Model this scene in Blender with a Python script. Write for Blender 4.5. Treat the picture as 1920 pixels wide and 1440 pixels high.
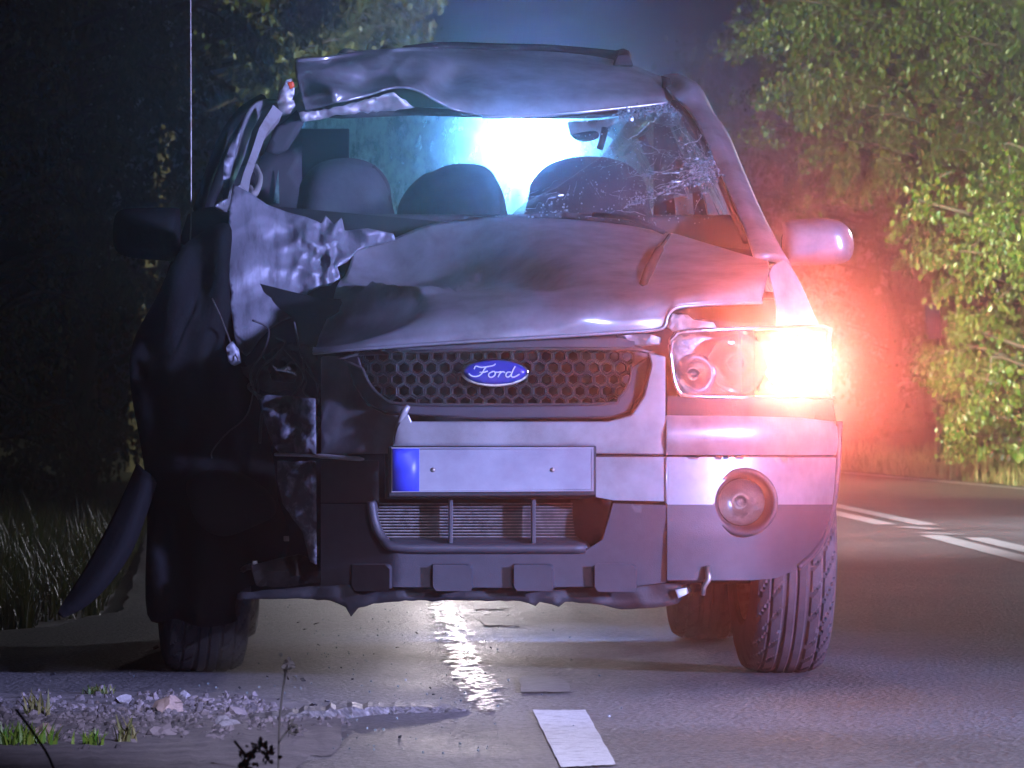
import bpy, bmesh, math, random
from mathutils import Vector, Matrix, Euler, noise
from mathutils.geometry import delaunay_2d_cdt

for o in list(bpy.data.objects):
    bpy.data.objects.remove(o, do_unlink=True)
SC = bpy.context.scene
COL = SC.collection
R = math.radians
random.seed(7)

# ------------------------------------------------------------------ camera
FPX = 11600.0                                   # focal length in photograph pixels (1920 wide)
CAM = Vector((0.0, -16.0, 0.70))
CAM_ROT = Euler((math.pi/2 + math.atan(60/FPX), 0, -math.atan(555/FPX)), 'XYZ')
CAM_R = CAM_ROT.to_matrix()
cd = bpy.data.cameras.new('camera'); cam = bpy.data.objects.new('camera', cd); COL.objects.link(cam)
cam.location = CAM; cam.rotation_euler = CAM_ROT
cd.sensor_width = 36.0; cd.lens = FPX/1920*36.0; cd.clip_start = 0.5; cd.clip_end = 2000
cd.dof.use_dof = True; cd.dof.focus_distance = 16.4; cd.dof.aperture_fstop = 26
SC.camera = cam

# ------------------------------------------------------------------ world: clear night sky
w = bpy.data.worlds.new('World'); SC.world = w; w.use_nodes = True
nt = w.node_tree; bg = nt.nodes['Background']
sky = nt.nodes.new('ShaderNodeTexSky'); sky.sky_type = 'NISHITA'; sky.sun_disc = False
sky.sun_elevation = R(-3.0); sky.sun_rotation = R(200)
nt.links.new(sky.outputs[0], bg.inputs[0]); bg.inputs[1].default_value = 0.004

# ------------------------------------------------------------------ light at the scene of the accident
def spot(name, loc, aim, power, color, half, blend, size):
    l = bpy.data.lights.new(name, 'SPOT'); l.energy = power; l.color = color
    l.spot_size = 2*R(half); l.spot_blend = blend; l.shadow_soft_size = size
    o = bpy.data.objects.new(name, l); COL.objects.link(o); o.location = loc
    o.rotation_euler = (Vector(aim)-Vector(loc)).to_track_quat('-Z', 'Y').to_euler()
    o['kind'] = 'helper'
    return o
# floodlight of the fire engine, right of the camera, aimed at the wreck
spot('scene_floodlight', (9.0, -8.2, 2.35), (1.0, -0.1, 0.80), 20000, (0.37, 0.41, 1.0), 11.5, 0.55, 0.26)
# unseen lamps added to brighten the foreground, the road and its right verge
spot('foreground_fill', (3.4, -12.5, 5.0), (1.1, -3.2, 0.0), 22000, (0.58, 0.58, 1.0), 9.2, 1.0, 0.12)
spot('road_fill', (-4.0, -14.0, 8.5), (9.2, 45, -2.2), 420000, (0.92, 0.92, 1.0), 7.5, 0.95, 0.15)
# unseen lamps added on the right to brighten the roadside trees and the road
spot('tree_fill', (12.5, 17.0, 3.6), (8.4, 60, 4.4), 230000, (0.92, 1.0, 0.58), 18, 0.9, 0.15)
spot('right_road_fill', (12.0, 33.0, 5.0), (4.4, 17, 0.0), 9000, (0.86, 0.84, 1.0), 30, 1.0, 0.15)
# headlights of the vehicle standing behind the wreck, low over the road
spot('rear_vehicle_headlights', (1.55, 24.0, 0.60), (1.1, 0, 0.10), 2600, (1.0, 0.88, 0.92), 4.6, 0.8, 0.08)

vs = SC.view_settings
vs.view_transform = 'Standard'; vs.look = 'None'; vs.gamma = 1.0; vs.exposure = 0.0; vs.use_curve_mapping = False
SC.cycles.use_denoising = True
SC.cycles.denoiser = 'OPENIMAGEDENOISE'
SC.cycles.max_bounces = 8; SC.cycles.volume_bounces = 0; SC.cycles.transparent_max_bounces = 24
SC.cycles.diffuse_bounces = 2; SC.cycles.glossy_bounces = 3; SC.cycles.transmission_bounces = 6
SC.cycles.sample_clamp_indirect = 6; SC.cycles.caustics_reflective = False; SC.cycles.caustics_refractive = False

# ------------------------------------------------------------------ pixel helpers
def W(px, py, Y):
    d = CAM_R @ Vector(((px-960)/FPX, (720-py)/FPX, -1.0))
    return CAM + d*((Y-CAM.y)/d.y)
def G(px, py, z=0.0):
    d = CAM_R @ Vector(((px-960)/FPX, (720-py)/FPX, -1.0))
    return CAM + d*((z-CAM.z)/d.z)
def PXS(Y):                                     # photograph pixels per metre at depth Y
    return FPX/(Y-CAM.y)

# ------------------------------------------------------------------ materials
def new_mat(name):
    m = bpy.data.materials.new(name); m.use_nodes = True
    return m, m.node_tree, m.node_tree.nodes['Principled BSDF']
def mat(name, col, rough=0.5, metal=0.0, var=0.0, vscale=8.0, col2=None, bump=0.0, bscale=40.0, coat=0.0,
        spec=0.5, rvar=0.0, stretch=None, detail=4.0, lo=0.35, hi=0.68):
    m, t, b = new_mat(name); N = t.nodes; L = t.links
    b.inputs['Base Color'].default_value = (*col, 1); b.inputs['Roughness'].default_value = rough
    b.inputs['Metallic'].default_value = metal; b.inputs['Coat Weight'].default_value = coat
    b.inputs['Specular IOR Level'].default_value = spec
    tc = N.new('ShaderNodeTexCoord'); src = tc.outputs['Object']
    if stretch:
        mp = N.new('ShaderNodeMapping'); mp.inputs['Scale'].default_value = stretch
        L.new(src, mp.inputs[0]); src = mp.outputs[0]
    if col2 is not None or var or rvar:
        n = N.new('ShaderNodeTexNoise'); n.inputs['Scale'].default_value = vscale; n.inputs['Detail'].default_value = detail
        n.inputs['Roughness'].default_value = 0.65
        L.new(src, n.inputs['Vector'])
        if col2 is None and var: col2 = tuple(max(0, c*(1-var)) for c in col)
        if col2 is not None:
            r = N.new('ShaderNodeValToRGB'); r.color_ramp.elements[0].position = lo; r.color_ramp.elements[1].position = hi
            r.color_ramp.elements[0].color = (*col, 1); r.color_ramp.elements[1].color = (*col2, 1)
            L.new(n.outputs['Fac'], r.inputs[0]); L.new(r.outputs[0], b.inputs['Base Color'])
        if rvar:
            mr = N.new('ShaderNodeMapRange'); mr.inputs[1].default_value = 0.35; mr.inputs[2].default_value = 0.65
            mr.inputs[3].default_value = rough-rvar; mr.inputs[4].default_value = rough+rvar
            L.new(n.outputs['Fac'], mr.inputs[0]); L.new(mr.outputs[0], b.inputs['Roughness'])
    if bump:
        n2 = N.new('ShaderNodeTexNoise'); n2.inputs['Scale'].default_value = bscale; n2.inputs['Detail'].default_value = 6
        L.new(src, n2.inputs['Vector'])
        bp = N.new('ShaderNodeBump'); bp.inputs['Strength'].default_value = bump; bp.inputs['Distance'].default_value = 0.01
        L.new(n2.outputs['Fac'], bp.inputs['Height']); L.new(bp.outputs[0], b.inputs['Normal'])
    return m
def glow_mat(name, col, strength):
    m, t, b = new_mat(name)
    b.inputs['Base Color'].default_value = (*col, 1); b.inputs['Emission Color'].default_value = (*col, 1)
    b.inputs['Emission Strength'].default_value = strength
    return m
def pane_mat(name, tint, gloss, rough=0.02, dirt=0.0, dirt_col=(0.6, 0.75, 0.72), dscale=14.0, stretch=None, lo=0.45, hi=0.75, halo=0.0):
    """clear glass: transparent + glossy, with scattering grime where dirt > 0"""
    m = bpy.data.materials.new(name); m.use_nodes = True; t = m.node_tree; N = t.nodes; L = t.links
    N.clear(); out = N.new('ShaderNodeOutputMaterial')
    tr = N.new('ShaderNodeBsdfTransparent'); tr.inputs[0].default_value = (*tint, 1)
    gl = N.new('ShaderNodeBsdfGlossy'); gl.inputs['Roughness'].default_value = rough
    fr = N.new('ShaderNodeFresnel'); fr.inputs[0].default_value = 1.5
    mu = N.new('ShaderNodeMath'); mu.operation = 'MULTIPLY'; mu.inputs[1].default_value = gloss
    L.new(fr.outputs[0], mu.inputs[0])
    mn = N.new('ShaderNodeMath'); mn.operation = 'MINIMUM'; mn.inputs[1].default_value = 0.30; L.new(mu.outputs[0], mn.inputs[0]); mu = mn
    mx = N.new('ShaderNodeMixShader'); L.new(mu.outputs[0], mx.inputs[0]); L.new(tr.outputs[0], mx.inputs[1]); L.new(gl.outputs[0], mx.inputs[2])
    if halo:
        rf = N.new('ShaderNodeBsdfRefraction'); rf.inputs['IOR'].default_value = 1.12; rf.inputs['Roughness'].default_value = 0.5; rf.inputs[0].default_value = (*tint, 1)
        mh = N.new('ShaderNodeMixShader'); mh.inputs[0].default_value = halo; L.new(mx.outputs[0], mh.inputs[1]); L.new(rf.outputs[0], mh.inputs[2]); mx = mh
    last = mx
    if dirt:
        tl = N.new('ShaderNodeBsdfTranslucent'); tl.inputs[0].default_value = (*dirt_col, 1)
        df = N.new('ShaderNodeBsdfDiffuse'); df.inputs[0].default_value = (*dirt_col, 1)
        ad = N.new('ShaderNodeMixShader'); ad.inputs[0].default_value = 0.35
        L.new(tl.outputs[0], ad.inputs[1]); L.new(df.outputs[0], ad.inputs[2])
        tc = N.new('ShaderNodeTexCoord'); mp = N.new('ShaderNodeMapping')
        mp.inputs['Scale'].default_value = stretch or (1, 1, 1); L.new(tc.outputs['Object'], mp.inputs[0])
        n = N.new('ShaderNodeTexNoise'); n.inputs['Scale'].default_value = dscale; n.inputs['Detail'].default_value = 8; n.inputs['Roughness'].default_value = 0.7
        L.new(mp.outputs[0], n.inputs['Vector'])
        mr = N.new('ShaderNodeMapRange'); mr.inputs[1].default_value = lo; mr.inputs[2].default_value = hi
        mr.inputs[3].default_value = dirt*0.35; mr.inputs[4].default_value = dirt
        L.new(n.outputs['Fac'], mr.inputs[0])
        m2 = N.new('ShaderNodeMixShader'); L.new(mr.outputs[0], m2.inputs[0]); L.new(mx.outputs[0], m2.inputs[1]); L.new(ad.outputs[0], m2.inputs[2])
        last = m2
    L.new(last.outputs[0], out.inputs[0])
    return m
def leaf_mat(name, c1, c2, rough=0.4):
    m, t, b = new_mat(name); N = t.nodes; L = t.links
    g = N.new('ShaderNodeNewGeometry'); r = N.new('ShaderNodeValToRGB')
    r.color_ramp.elements[0].color = (*c1, 1); r.color_ramp.elements[1].color = (*c2, 1)
    L.new(g.outputs['Random Per Island'], r.inputs[0]); L.new(r.outputs[0], b.inputs['Base Color'])
    b.inputs['Roughness'].default_value = rough
    b.inputs['Specular IOR Level'].default_value = 0.6
    tl = N.new('ShaderNodeBsdfTranslucent'); L.new(r.outputs[0], tl.inputs[0])
    mx = N.new('ShaderNodeMixShader'); mx.inputs[0].default_value = 0.25
    L.new(b.outputs[0], mx.inputs[1]); L.new(tl.outputs[0], mx.inputs[2])
    L.new(mx.outputs[0], N['Material Output'].inputs[0])
    return m

M = {}
M['paint'] = mat('silver_paint', (0.40, 0.40, 0.43), 0.34, 0.50, col2=(0.24, 0.225, 0.22), vscale=9, coat=0.4, bump=0.015, bscale=90, detail=9, rvar=0.05)
M['paint'].node_tree.nodes['Principled BSDF'].inputs['Coat Roughness'].default_value = 0.14
M['torn_paint'] = mat('scraped_silver_paint', (0.20, 0.20, 0.225), 0.52, 0.35, col2=(0.07, 0.065, 0.075), vscale=12, coat=0.1,
                      bump=0.12, bscale=70, stretch=(2.6, 1.0, 0.45), detail=9, lo=0.48, hi=0.74)
M['primer'] = mat('bare_primer_metal', (0.42, 0.40, 0.40), 0.5, 0.4, col2=(0.20, 0.12, 0.08), vscale=16, bump=0.2, lo=0.5, hi=0.8)
M['plastic'] = mat('grey_plastic_cladding', (0.048, 0.046, 0.054), 0.50, col2=(0.036, 0.034, 0.04), vscale=30, bump=0.12, bscale=350)
M['scraped'] = mat('scraped_plastic', (0.055, 0.055, 0.065), 0.6, col2=(0.32, 0.31, 0.34), vscale=22, bump=0.3, bscale=80, detail=9, lo=0.5, hi=0.72)
M['black'] = mat('black_plastic', (0.010, 0.010, 0.011), 0.65, col2=(0.018, 0.017, 0.018), vscale=20, bump=0.1, bscale=100)
M['liner_shade_black'] = mat('matt_black_liner_and_shade', (0.0045, 0.0045, 0.005), 0.85, spec=0.15, bump=0.2, bscale=60)  # black liner plastic; also puts shade into the left mirror and door
M['bay_black'] = mat('engine_bay_black', (0.005, 0.005, 0.005), 0.9)  # one near-black for the engine bay, gaps and backing panels
M['grille'] = mat('grille_plastic', (0.05, 0.045, 0.045), 0.30, col2=(0.03, 0.03, 0.03), vscale=25)
M['chrome'] = mat('chrome', (0.8, 0.8, 0.82), 0.12, 1.0)
M['reflector'] = mat('lamp_reflector', (0.85, 0.85, 0.86), 0.22, 1.0, bump=0.15, bscale=60)
M['steel'] = mat('dull_steel', (0.42, 0.40, 0.39), 0.45, 0.8, col2=(0.25, 0.18, 0.13), vscale=25)
M['steel_dark'] = mat('dirty_dark_steel', (0.045, 0.042, 0.042), 0.55, 0.4, col2=(0.02, 0.016, 0.014), vscale=25, bump=0.3)
M['radiator'] = mat('radiator_core', (0.22, 0.20, 0.19), 0.5, 0.5, col2=(0.10, 0.09, 0.08), vscale=60)
M['blue_enamel'] = mat('blue_enamel', (0.02, 0.035, 0.30), 0.25, 0.1, coat=0.6)
M['plate_white'] = mat('plate_white', (0.72, 0.72, 0.74), 0.45, col2=(0.64, 0.64, 0.66), vscale=14)
M['plate_face'] = mat('dirty_plate_face', (0.33, 0.33, 0.36), 0.5, col2=(0.24, 0.23, 0.26), vscale=9, detail=8)
M['plate_blue'] = mat('plate_blue', (0.05, 0.07, 0.62), 0.4)
M['rubber'] = mat('tyre_rubber', (0.042, 0.042, 0.045), 0.7, col2=(0.085, 0.082, 0.085), vscale=14, bump=0.15, bscale=120)
M['seat'] = mat('seat_cloth', (0.035, 0.035, 0.042), 0.85, col2=(0.05, 0.05, 0.06), vscale=40, bump=0.15, bscale=300)
M['trim'] = mat('pale_interior_trim', (0.28, 0.26, 0.24), 0.7, col2=(0.22, 0.20, 0.18), vscale=10)
M['dark_trim'] = mat('dark_interior_trim', (0.03, 0.028, 0.03), 0.75)
M['glass'] = pane_mat('windshield_glass', (0.88, 0.94, 0.93), 1.0, 0.03, 0.10, (0.55, 0.62, 0.66), 9)
M['rear_glass'] = pane_mat('dirty_rear_glass', (0.55, 0.84, 0.80), 0.6, 0.05, 0.50, (0.55, 0.85, 0.72), 26, (1, 1, 0.55), 0.42, 0.70, 0.07)
M['lens'] = pane_mat('lamp_lens', (0.96, 0.96, 0.96), 1.6, 0.03, 0.08, (0.8, 0.8, 0.8), 12)
M['crack'] = pane_mat('crushed_glass', (0.75, 0.9, 0.9), 2.0, 0.2, 0.85, (0.55, 0.68, 0.72), 60)
M['red_plastic'] = mat('red_plastic', (0.75, 0.10, 0.03), 0.4)
M['amber'] = mat('amber_plastic', (0.05, 0.012, 0.004), 0.6)
M['signal'] = glow_mat('lit_turn_signal', (1.0, 0.40, 0.12), 110.0)
M['bulb'] = glow_mat('floodlight_panel', (0.80, 0.92, 1.0), 50.0)

def asphalt():
    m, t, b = new_mat('worn_wet_asphalt'); N = t.nodes; L = t.links
    tc = N.new('ShaderNodeTexCoord')
    mp = N.new('ShaderNodeMapping'); mp.inputs['Scale'].default_value = (1.0, 0.55, 1.0); L.new(tc.outputs['Object'], mp.inputs[0])
    big = N.new('ShaderNodeTexNoise'); big.inputs['Scale'].default_value = 1.1; big.inputs['Detail'].default_value = 6; big.inputs['Roughness'].default_value = 0.6
    L.new(mp.outputs[0], big.inputs['Vector'])
    fine = N.new('ShaderNodeTexVoronoi'); fine.inputs['Scale'].default_value = 70; L.new(tc.outputs['Object'], fine.inputs['Vector'])
    mid = N.new('ShaderNodeTexNoise'); mid.inputs['Scale'].default_value = 8; mid.inputs['Detail'].default_value = 14; mid.inputs['Roughness'].default_value = 0.8; L.new(tc.outputs['Object'], mid.inputs['Vector'])
    r = N.new('ShaderNodeValToRGB'); e = r.color_ramp.elements
    e[0].position = 0.32; e[0].color = (0.092, 0.088, 0.089, 1); e[1].position = 0.72; e[1].color = (0.135, 0.128, 0.128, 1)
    L.new(big.outputs['Fac'], r.inputs[0])
    mxc = N.new('ShaderNodeMix'); mxc.data_type = 'RGBA'; mxc.blend_type = 'MULTIPLY'; mxc.inputs['Factor'].default_value = 0.8
    r2 = N.new('ShaderNodeValToRGB'); r2.color_ramp.elements[0].color = (0.40, 0.40, 0.41, 1); r2.color_ramp.elements[0].position = 0.32
    r2.color_ramp.elements[1].color = (1.6, 1.56, 1.54, 1); r2.color_ramp.elements[1].position = 0.70
    vr = N.new('ShaderNodeTexVoronoi'); vr.inputs['Scale'].default_value = 95; L.new(tc.outputs['Object'], vr.inputs['Vector'])
    sp_ = N.new('ShaderNodeSeparateColor'); L.new(vr.outputs['Color'], sp_.inputs[0])
    mm = N.new('ShaderNodeMix'); mm.inputs['Factor'].default_value = 0.55; L.new(mid.outputs['Fac'], mm.inputs[2]); L.new(sp_.outputs[0], mm.inputs[3])
    L.new(mm.outputs[0], r2.inputs[0]); L.new(r.outputs[0], mxc.inputs[6]); L.new(r2.outputs[0], mxc.inputs[7])
    L.new(mxc.outputs[2], b.inputs['Base Color'])
    mr = N.new('ShaderNodeMapRange'); mr.inputs[1].default_value = 0.35; mr.inputs[2].default_value = 0.65
    mr.inputs[3].default_value = 0.48; mr.inputs[4].default_value = 0.64
    L.new(big.outputs['Fac'], mr.inputs[0]); L.new(mr.outputs[0], b.inputs['Roughness'])
    bp = N.new('ShaderNodeBump'); bp.inputs['Strength'].default_value = 0.8; bp.inputs['Distance'].default_value = 0.008
    ad = N.new('ShaderNodeMath'); ad.operation = 'ADD'; L.new(fine.outputs['Distance'], ad.inputs[0]); L.new(mid.outputs['Fac'], ad.inputs[1])
    L.new(ad.outputs[0], bp.inputs['Height']); L.new(bp.outputs[0], b.inputs['Normal'])
    return m
M['asphalt'] = asphalt()
M['road_paint'] = mat('worn_road_paint', (0.50, 0.50, 0.49), 0.6, col2=(0.15, 0.14, 0.135), vscale=26, bump=0.45, bscale=70, detail=10, lo=0.50, hi=0.74)
M['line_paint'] = mat('road_line_paint', (0.62, 0.62, 0.62), 0.6, col2=(0.40, 0.39, 0.39), vscale=6, detail=8)
M['old_paint'] = mat('nearly_worn_off_road_paint', (0.19, 0.185, 0.185), 0.6, col2=(0.09, 0.085, 0.085), vscale=30, bump=0.25, bscale=70, detail=8)
M['wet'] = mat('wet_spilled_fluid', (0.22, 0.21, 0.21), 0.36, col2=(0.10, 0.09, 0.09), vscale=30, bump=0.7, bscale=38, stretch=(0.5, 2.0, 1), rvar=0.10)
M['soil'] = mat('verge_soil', (0.035, 0.03, 0.022), 0.95, col2=(0.06, 0.05, 0.035), vscale=3, bump=0.6, bscale=14)
M['gravel'] = leaf_mat('gravel_stone', (0.035, 0.03, 0.03), (0.19, 0.16, 0.16), 0.9)
M['dirt'] = mat('road_edge_dirt', (0.07, 0.062, 0.06), 0.9, col2=(0.15, 0.13, 0.125), vscale=9, bump=0.8, bscale=45, detail=9)
M['pale_stone'] = mat('pale_stone', (0.20, 0.19, 0.20), 0.85, col2=(0.11, 0.10, 0.10), vscale=25, bump=0.4, bscale=60)
M['brown_stone'] = mat('brown_stone', (0.26, 0.19, 0.15), 0.8, col2=(0.15, 0.11, 0.09), vscale=20, bump=0.5, bscale=50)
M['bark'] = mat('bark', (0.06, 0.05, 0.04), 0.9, col2=(0.11, 0.09, 0.07), vscale=12, bump=0.8, bscale=25, stretch=(1, 1, 0.25))
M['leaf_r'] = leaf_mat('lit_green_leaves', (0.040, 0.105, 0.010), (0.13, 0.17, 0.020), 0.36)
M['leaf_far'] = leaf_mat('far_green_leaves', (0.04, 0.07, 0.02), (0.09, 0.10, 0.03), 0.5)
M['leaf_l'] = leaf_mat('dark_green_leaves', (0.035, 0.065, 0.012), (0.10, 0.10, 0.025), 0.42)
M['grass_r'] = leaf_mat('dry_verge_grass', (0.10, 0.12, 0.03), (0.22, 0.19, 0.07), 0.6)
M['grass_l'] = leaf_mat('green_verge_grass', (0.05, 0.09, 0.015), (0.13, 0.13, 0.04), 0.5)
M['weed'] = mat('dry_weed', (0.05, 0.045, 0.035), 0.9)
M['sign'] = mat('blue_grey_sign', (0.012, 0.012, 0.030), 0.9, 0.0, col2=(0.010, 0.010, 0.024), vscale=6, spec=0.0)

# ------------------------------------------------------------------ object helpers
def tag(o, label=None, cat=None, group=None, kind=None):
    if label: o['label'] = label
    if cat: o['category'] = cat
    if group: o['group'] = group
    if kind: o['kind'] = kind
    return o
def empty(name, loc):
    o = bpy.data.objects.new(name, None); COL.objects.link(o); o.location = loc; o.empty_display_size = 0.1
    return o
def world_off(o):                               # parts are modelled in world coordinates, only the empties are moved
    return o.location.copy() if o.parent is None else (o.location.copy() if o.type == 'EMPTY' else Vector((0, 0, 0)))
def link(name, me, m, parent=None, smooth=True):
    o = bpy.data.objects.new(name, me); COL.objects.link(o)
    for mm in (m if isinstance(m, (list, tuple)) else [m]): me.materials.append(mm)
    if smooth: me.polygons.foreach_set('use_smooth', [True]*len(me.polygons))
    if parent is not None:
        o.parent = parent
        o.matrix_parent_inverse = Matrix.Translation(-world_off(parent))
    return o
def mods(o, solid=0.0, bevel=0.0, seg=2, sub=0, offset=-1.0, angle=40):
    if solid:
        s = o.modifiers.new('thickness', 'SOLIDIFY'); s.thickness = solid; s.offset = offset
    if bevel:
        b = o.modifiers.new('edge', 'BEVEL'); b.width = bevel; b.segments = seg; b.limit_method = 'ANGLE'; b.angle_limit = R(angle)
        b.use_clamp_overlap = True
        n = o.modifiers.new('normals', 'WEIGHTED_NORMAL'); n.keep_sharp = False
    if sub:
        u = o.modifiers.new('smooth', 'SUBSURF'); u.levels = sub; u.render_levels = sub
    return o
def from_mesh(name, V, F, m, parent=None, smooth=True):
    me = bpy.data.meshes.new(name); me.from_pydata([tuple(v) for v in V], [], F); me.update()
    return link(name, me, m, parent, smooth)

def dens(pts, step, closed=True):
    out = []; n = len(pts)
    for i in range(n if closed else n-1):
        a = Vector(pts[i]); b = Vector(pts[(i+1) % n]); k = max(1, int((b-a).length/step))
        for j in range(k): out.append(a.lerp(b, j/k))
    if not closed: out.append(Vector(pts[-1]))
    return out
def cr(p0, p1, p2, p3, t):
    return 0.5*((2*p1)+(p2-p0)*t+(2*p0-5*p1+4*p2-p3)*t*t+(3*p1-p0-3*p2+p3)*t*t*t)
def curve_pts(pts, n=6, closed=False):
    P = [Vector(p) for p in pts]; out = []; k = len(P)
    for i in range(k if closed else k-1):
        if closed: a, b, c, d = P[i-1], P[i], P[(i+1) % k], P[(i+2) % k]
        else: a, b, c, d = P[max(i-1, 0)], P[i], P[i+1], P[min(i+2, k-1)]
        for j in range(n): out.append(cr(a, b, c, d, j/n))
    if not closed: out.append(P[-1])
    return out
def inside(p, poly):
    x, y = p[0], p[1]; r = False; j = len(poly)-1
    for i in range(len(poly)):
        xi, yi = poly[i][0], poly[i][1]; xj, yj = poly[j][0], poly[j][1]
        if (yi > y) != (yj > y) and x < (xj-xi)*(y-yi)/(yj-yi)+xi: r = not r
        j = i
    return r
def edge_dist(p, poly):
    best = 1e9; q = Vector((p[0], p[1]))
    for i in range(len(poly)):
        a = poly[i-1]; b = poly[i]; d = b-a; l2 = d.length_squared
        t = 0 if l2 == 0 else max(0, min(1, (q-a).dot(d)/l2))
        best = min(best, (q-a-d*t).length)
    return best
def plane_tris(outline, step, holes=(), lines=(), smooth_outline=False, jitter=0.0):
    """constrained triangulation of a 2D outline with interior points"""
    if smooth_outline: outline = curve_pts(outline, 5, True)
    loops = [dens([Vector((p[0], p[1])) for p in outline], step)] + [dens([Vector((p[0], p[1])) for p in h], step*0.7) for h in holes]
    V = []; E = []
    for lp in loops:
        s = len(V); V += lp; E += [(s+i, s+(i+1) % len(lp)) for i in range(len(lp))]
    for ln in lines:
        d = dens([Vector((p[0], p[1])) for p in ln], step, False); s = len(V); V += d
        E += [(s+i, s+i+1) for i in range(len(d)-1)]
    xs = [p[0] for p in loops[0]]; ys = [p[1] for p in loops[0]]
    y = min(ys)+step*0.5; k = 0
    fence = loops[0]
    while y < max(ys):
        x = min(xs)+step*(0.5+0.5*(k % 2))
        while x < max(xs):
            p = Vector((x+random.uniform(-jitter, jitter)*step, y+random.uniform(-jitter, jitter)*step))
            if inside(p, fence) and edge_dist(p, fence) > step*0.45 and all(not inside(p, h) and edge_dist(p, h) > step*0.3 for h in loops[1:]):
                V.append(p)
            x += step
        y += step*0.87; k += 1
    vo, eo, fo, _, _, _ = delaunay_2d_cdt(V, E, [], 0, 1e-4)
    keep = []
    for f in fo:
        c = (vo[f[0]]+vo[f[1]]+vo[f[2]])/3
        if inside(c, loops[0]) and not any(inside(c, h) for h in loops[1:]):
            a, b, cc = (vo[i] for i in f)
            if abs((b-a).cross(cc-a)) > 1e-7: keep.append(tuple(f))
    return vo, keep, loops
def panel(name, outline, depth, m, parent, th=0.012, step=14, holes=(), lines=(), so=False, bevel=0.004, jitter=0.0, pick=None, fn=None):
    """a solid plate seen from the front: outline in photograph pixels, depth (number or function of px,py) in metres"""
    vo, fs, loops = plane_tris(outline, step, holes, lines, so, jitter)
    dep = depth if callable(depth) else (lambda x, y: depth)
    V = []
    for v in vo:
        p = W(v.x, v.y, dep(v.x, v.y))
        if fn: p = p + fn(v.x, v.y)
        V.append(p)
    n = len(V); F = []; mi = []
    edges = {}
    for f in fs:
        a, b, c = f
        nrm = (V[b]-V[a]).cross(V[c]-V[a])
        if nrm.y > 0: f = (a, c, b)
        F.append(f); mi.append(pick(*((vo[a]+vo[b]+vo[c])/3)) if pick else 0)
        for i in range(3): edges[(f[i], f[(i+1) % 3])] = mi[-1]
    V2 = [p+Vector((0, th, 0)) for p in V]
    nf = len(F)
    for i in range(nf):
        a, b, c = F[i]; F.append((a+n, c+n, b+n)); mi.append(mi[i])
    for (a, b), k in list(edges.items()):
        if (b, a) not in edges: F.append((b, a, a+n, b+n)); mi.append(k)
    o = from_mesh(name, V+V2, F, m, parent)
    if pick: o.data.polygons.foreach_set('material_index', mi)
    if bevel: mods(o, bevel=bevel)
    return o
def pillow(name, outline, Y, bulge, m, parent, th=0.03, step=10, rim=60.0, so=True, back=True, tilt=0.0, pow_=2.0, fn=None):
    """rounded solid: front inflates towards the camera with distance from the outline (pixels)"""
    vo, fs, loops = plane_tris(outline, step, smooth_outline=so)
    lp = loops[0]; V = []; B = []
    ys = [p.y for p in lp]; y1 = max(ys)
    for v in vo:
        d = min(1.0, edge_dist(v, lp)/rim)
        q = (1-(1-d)**pow_)**(1.0/pow_)
        y0 = Y + tilt*(y1-v.y)/PXS(Y)
        ex = fn(v.x, v.y) if fn else 0.0
        V.append(W(v.x, v.y, y0-bulge*q+ex)); B.append(W(v.x, v.y, y0+th*(0.2+0.8*q)+ex))
    n = len(V); F = []; ed = set()
    for f in fs:
        a, b, c = f
        if (V[b]-V[a]).cross(V[c]-V[a]).y > 0: f = (a, c, b)
        F.append(f); ed |= {(f[i], f[(i+1) % 3]) for i in range(3)}
    for f in list(F): F.append((f[0]+n, f[2]+n, f[1]+n))
    for a, b in ed:
        if (b, a) not in ed: F.append((b, a, a+n, b+n))
    return from_mesh(name, V+B, F, m, parent)
def sheet(name, rows, m, parent, nu=6, nv=6, th=0.004, disp=None, sub=0, world=False):
    """a spline surface through rows of (px, py, Y) control points"""
    P = [[Vector(p) for p in r] for r in rows]
    g1 = []
    for r in P: g1.append(curve_pts(r, nu))
    cols = []
    for j in range(len(g1[0])): cols.append(curve_pts([g1[i][j] for i in range(len(g1))], nv))
    nj = len(cols); ni = len(cols[0]); V = []
    for i in range(ni):
        for j in range(nj):
            p = cols[j][i]; q = p.copy() if world else W(p.x, p.y, p.z)
            if disp: q = q + disp(p.x, p.y, q)
            V.append(q)
    F = [(i*nj+j, i*nj+j+1, (i+1)*nj+j+1, (i+1)*nj+j) for i in range(ni-1) for j in range(nj-1)]
    o = from_mesh(name, V, F, m, parent)
    mods(o, solid=th, offset=-1 if not world else 0, sub=sub)
    return o
def tube_data(pts, r, seg=8, flat=1.0):
    P = [Vector(p) for p in pts]; V = []; F = []; n = len(P)
    up = None
    for i, p in enumerate(P):
        t = (P[min(i+1, n-1)]-P[max(i-1, 0)])
        t = t.normalized() if t.length > 1e-9 else Vector((0, 0, 1))
        if up is None: up = t.orthogonal().normalized()
        up = (up-t*up.dot(t)); up = up.normalized() if up.length > 1e-6 else t.orthogonal().normalized()
        s = t.cross(up); rr = r[i] if isinstance(r, (list, tuple)) else r
        for k in range(seg):
            a = 2*math.pi*k/seg; V.append(p+up*(math.cos(a)*rr)+s*(math.sin(a)*rr*flat))
    for i in range(n-1):
        for k in range(seg):
            F.append((i*seg+k, i*seg+(k+1) % seg, (i+1)*seg+(k+1) % seg, (i+1)*seg+k))
    F.append(tuple(range(seg-1, -1, -1))); F.append(tuple((n-1)*seg+k for k in range(seg)))
    return V, F
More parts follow.
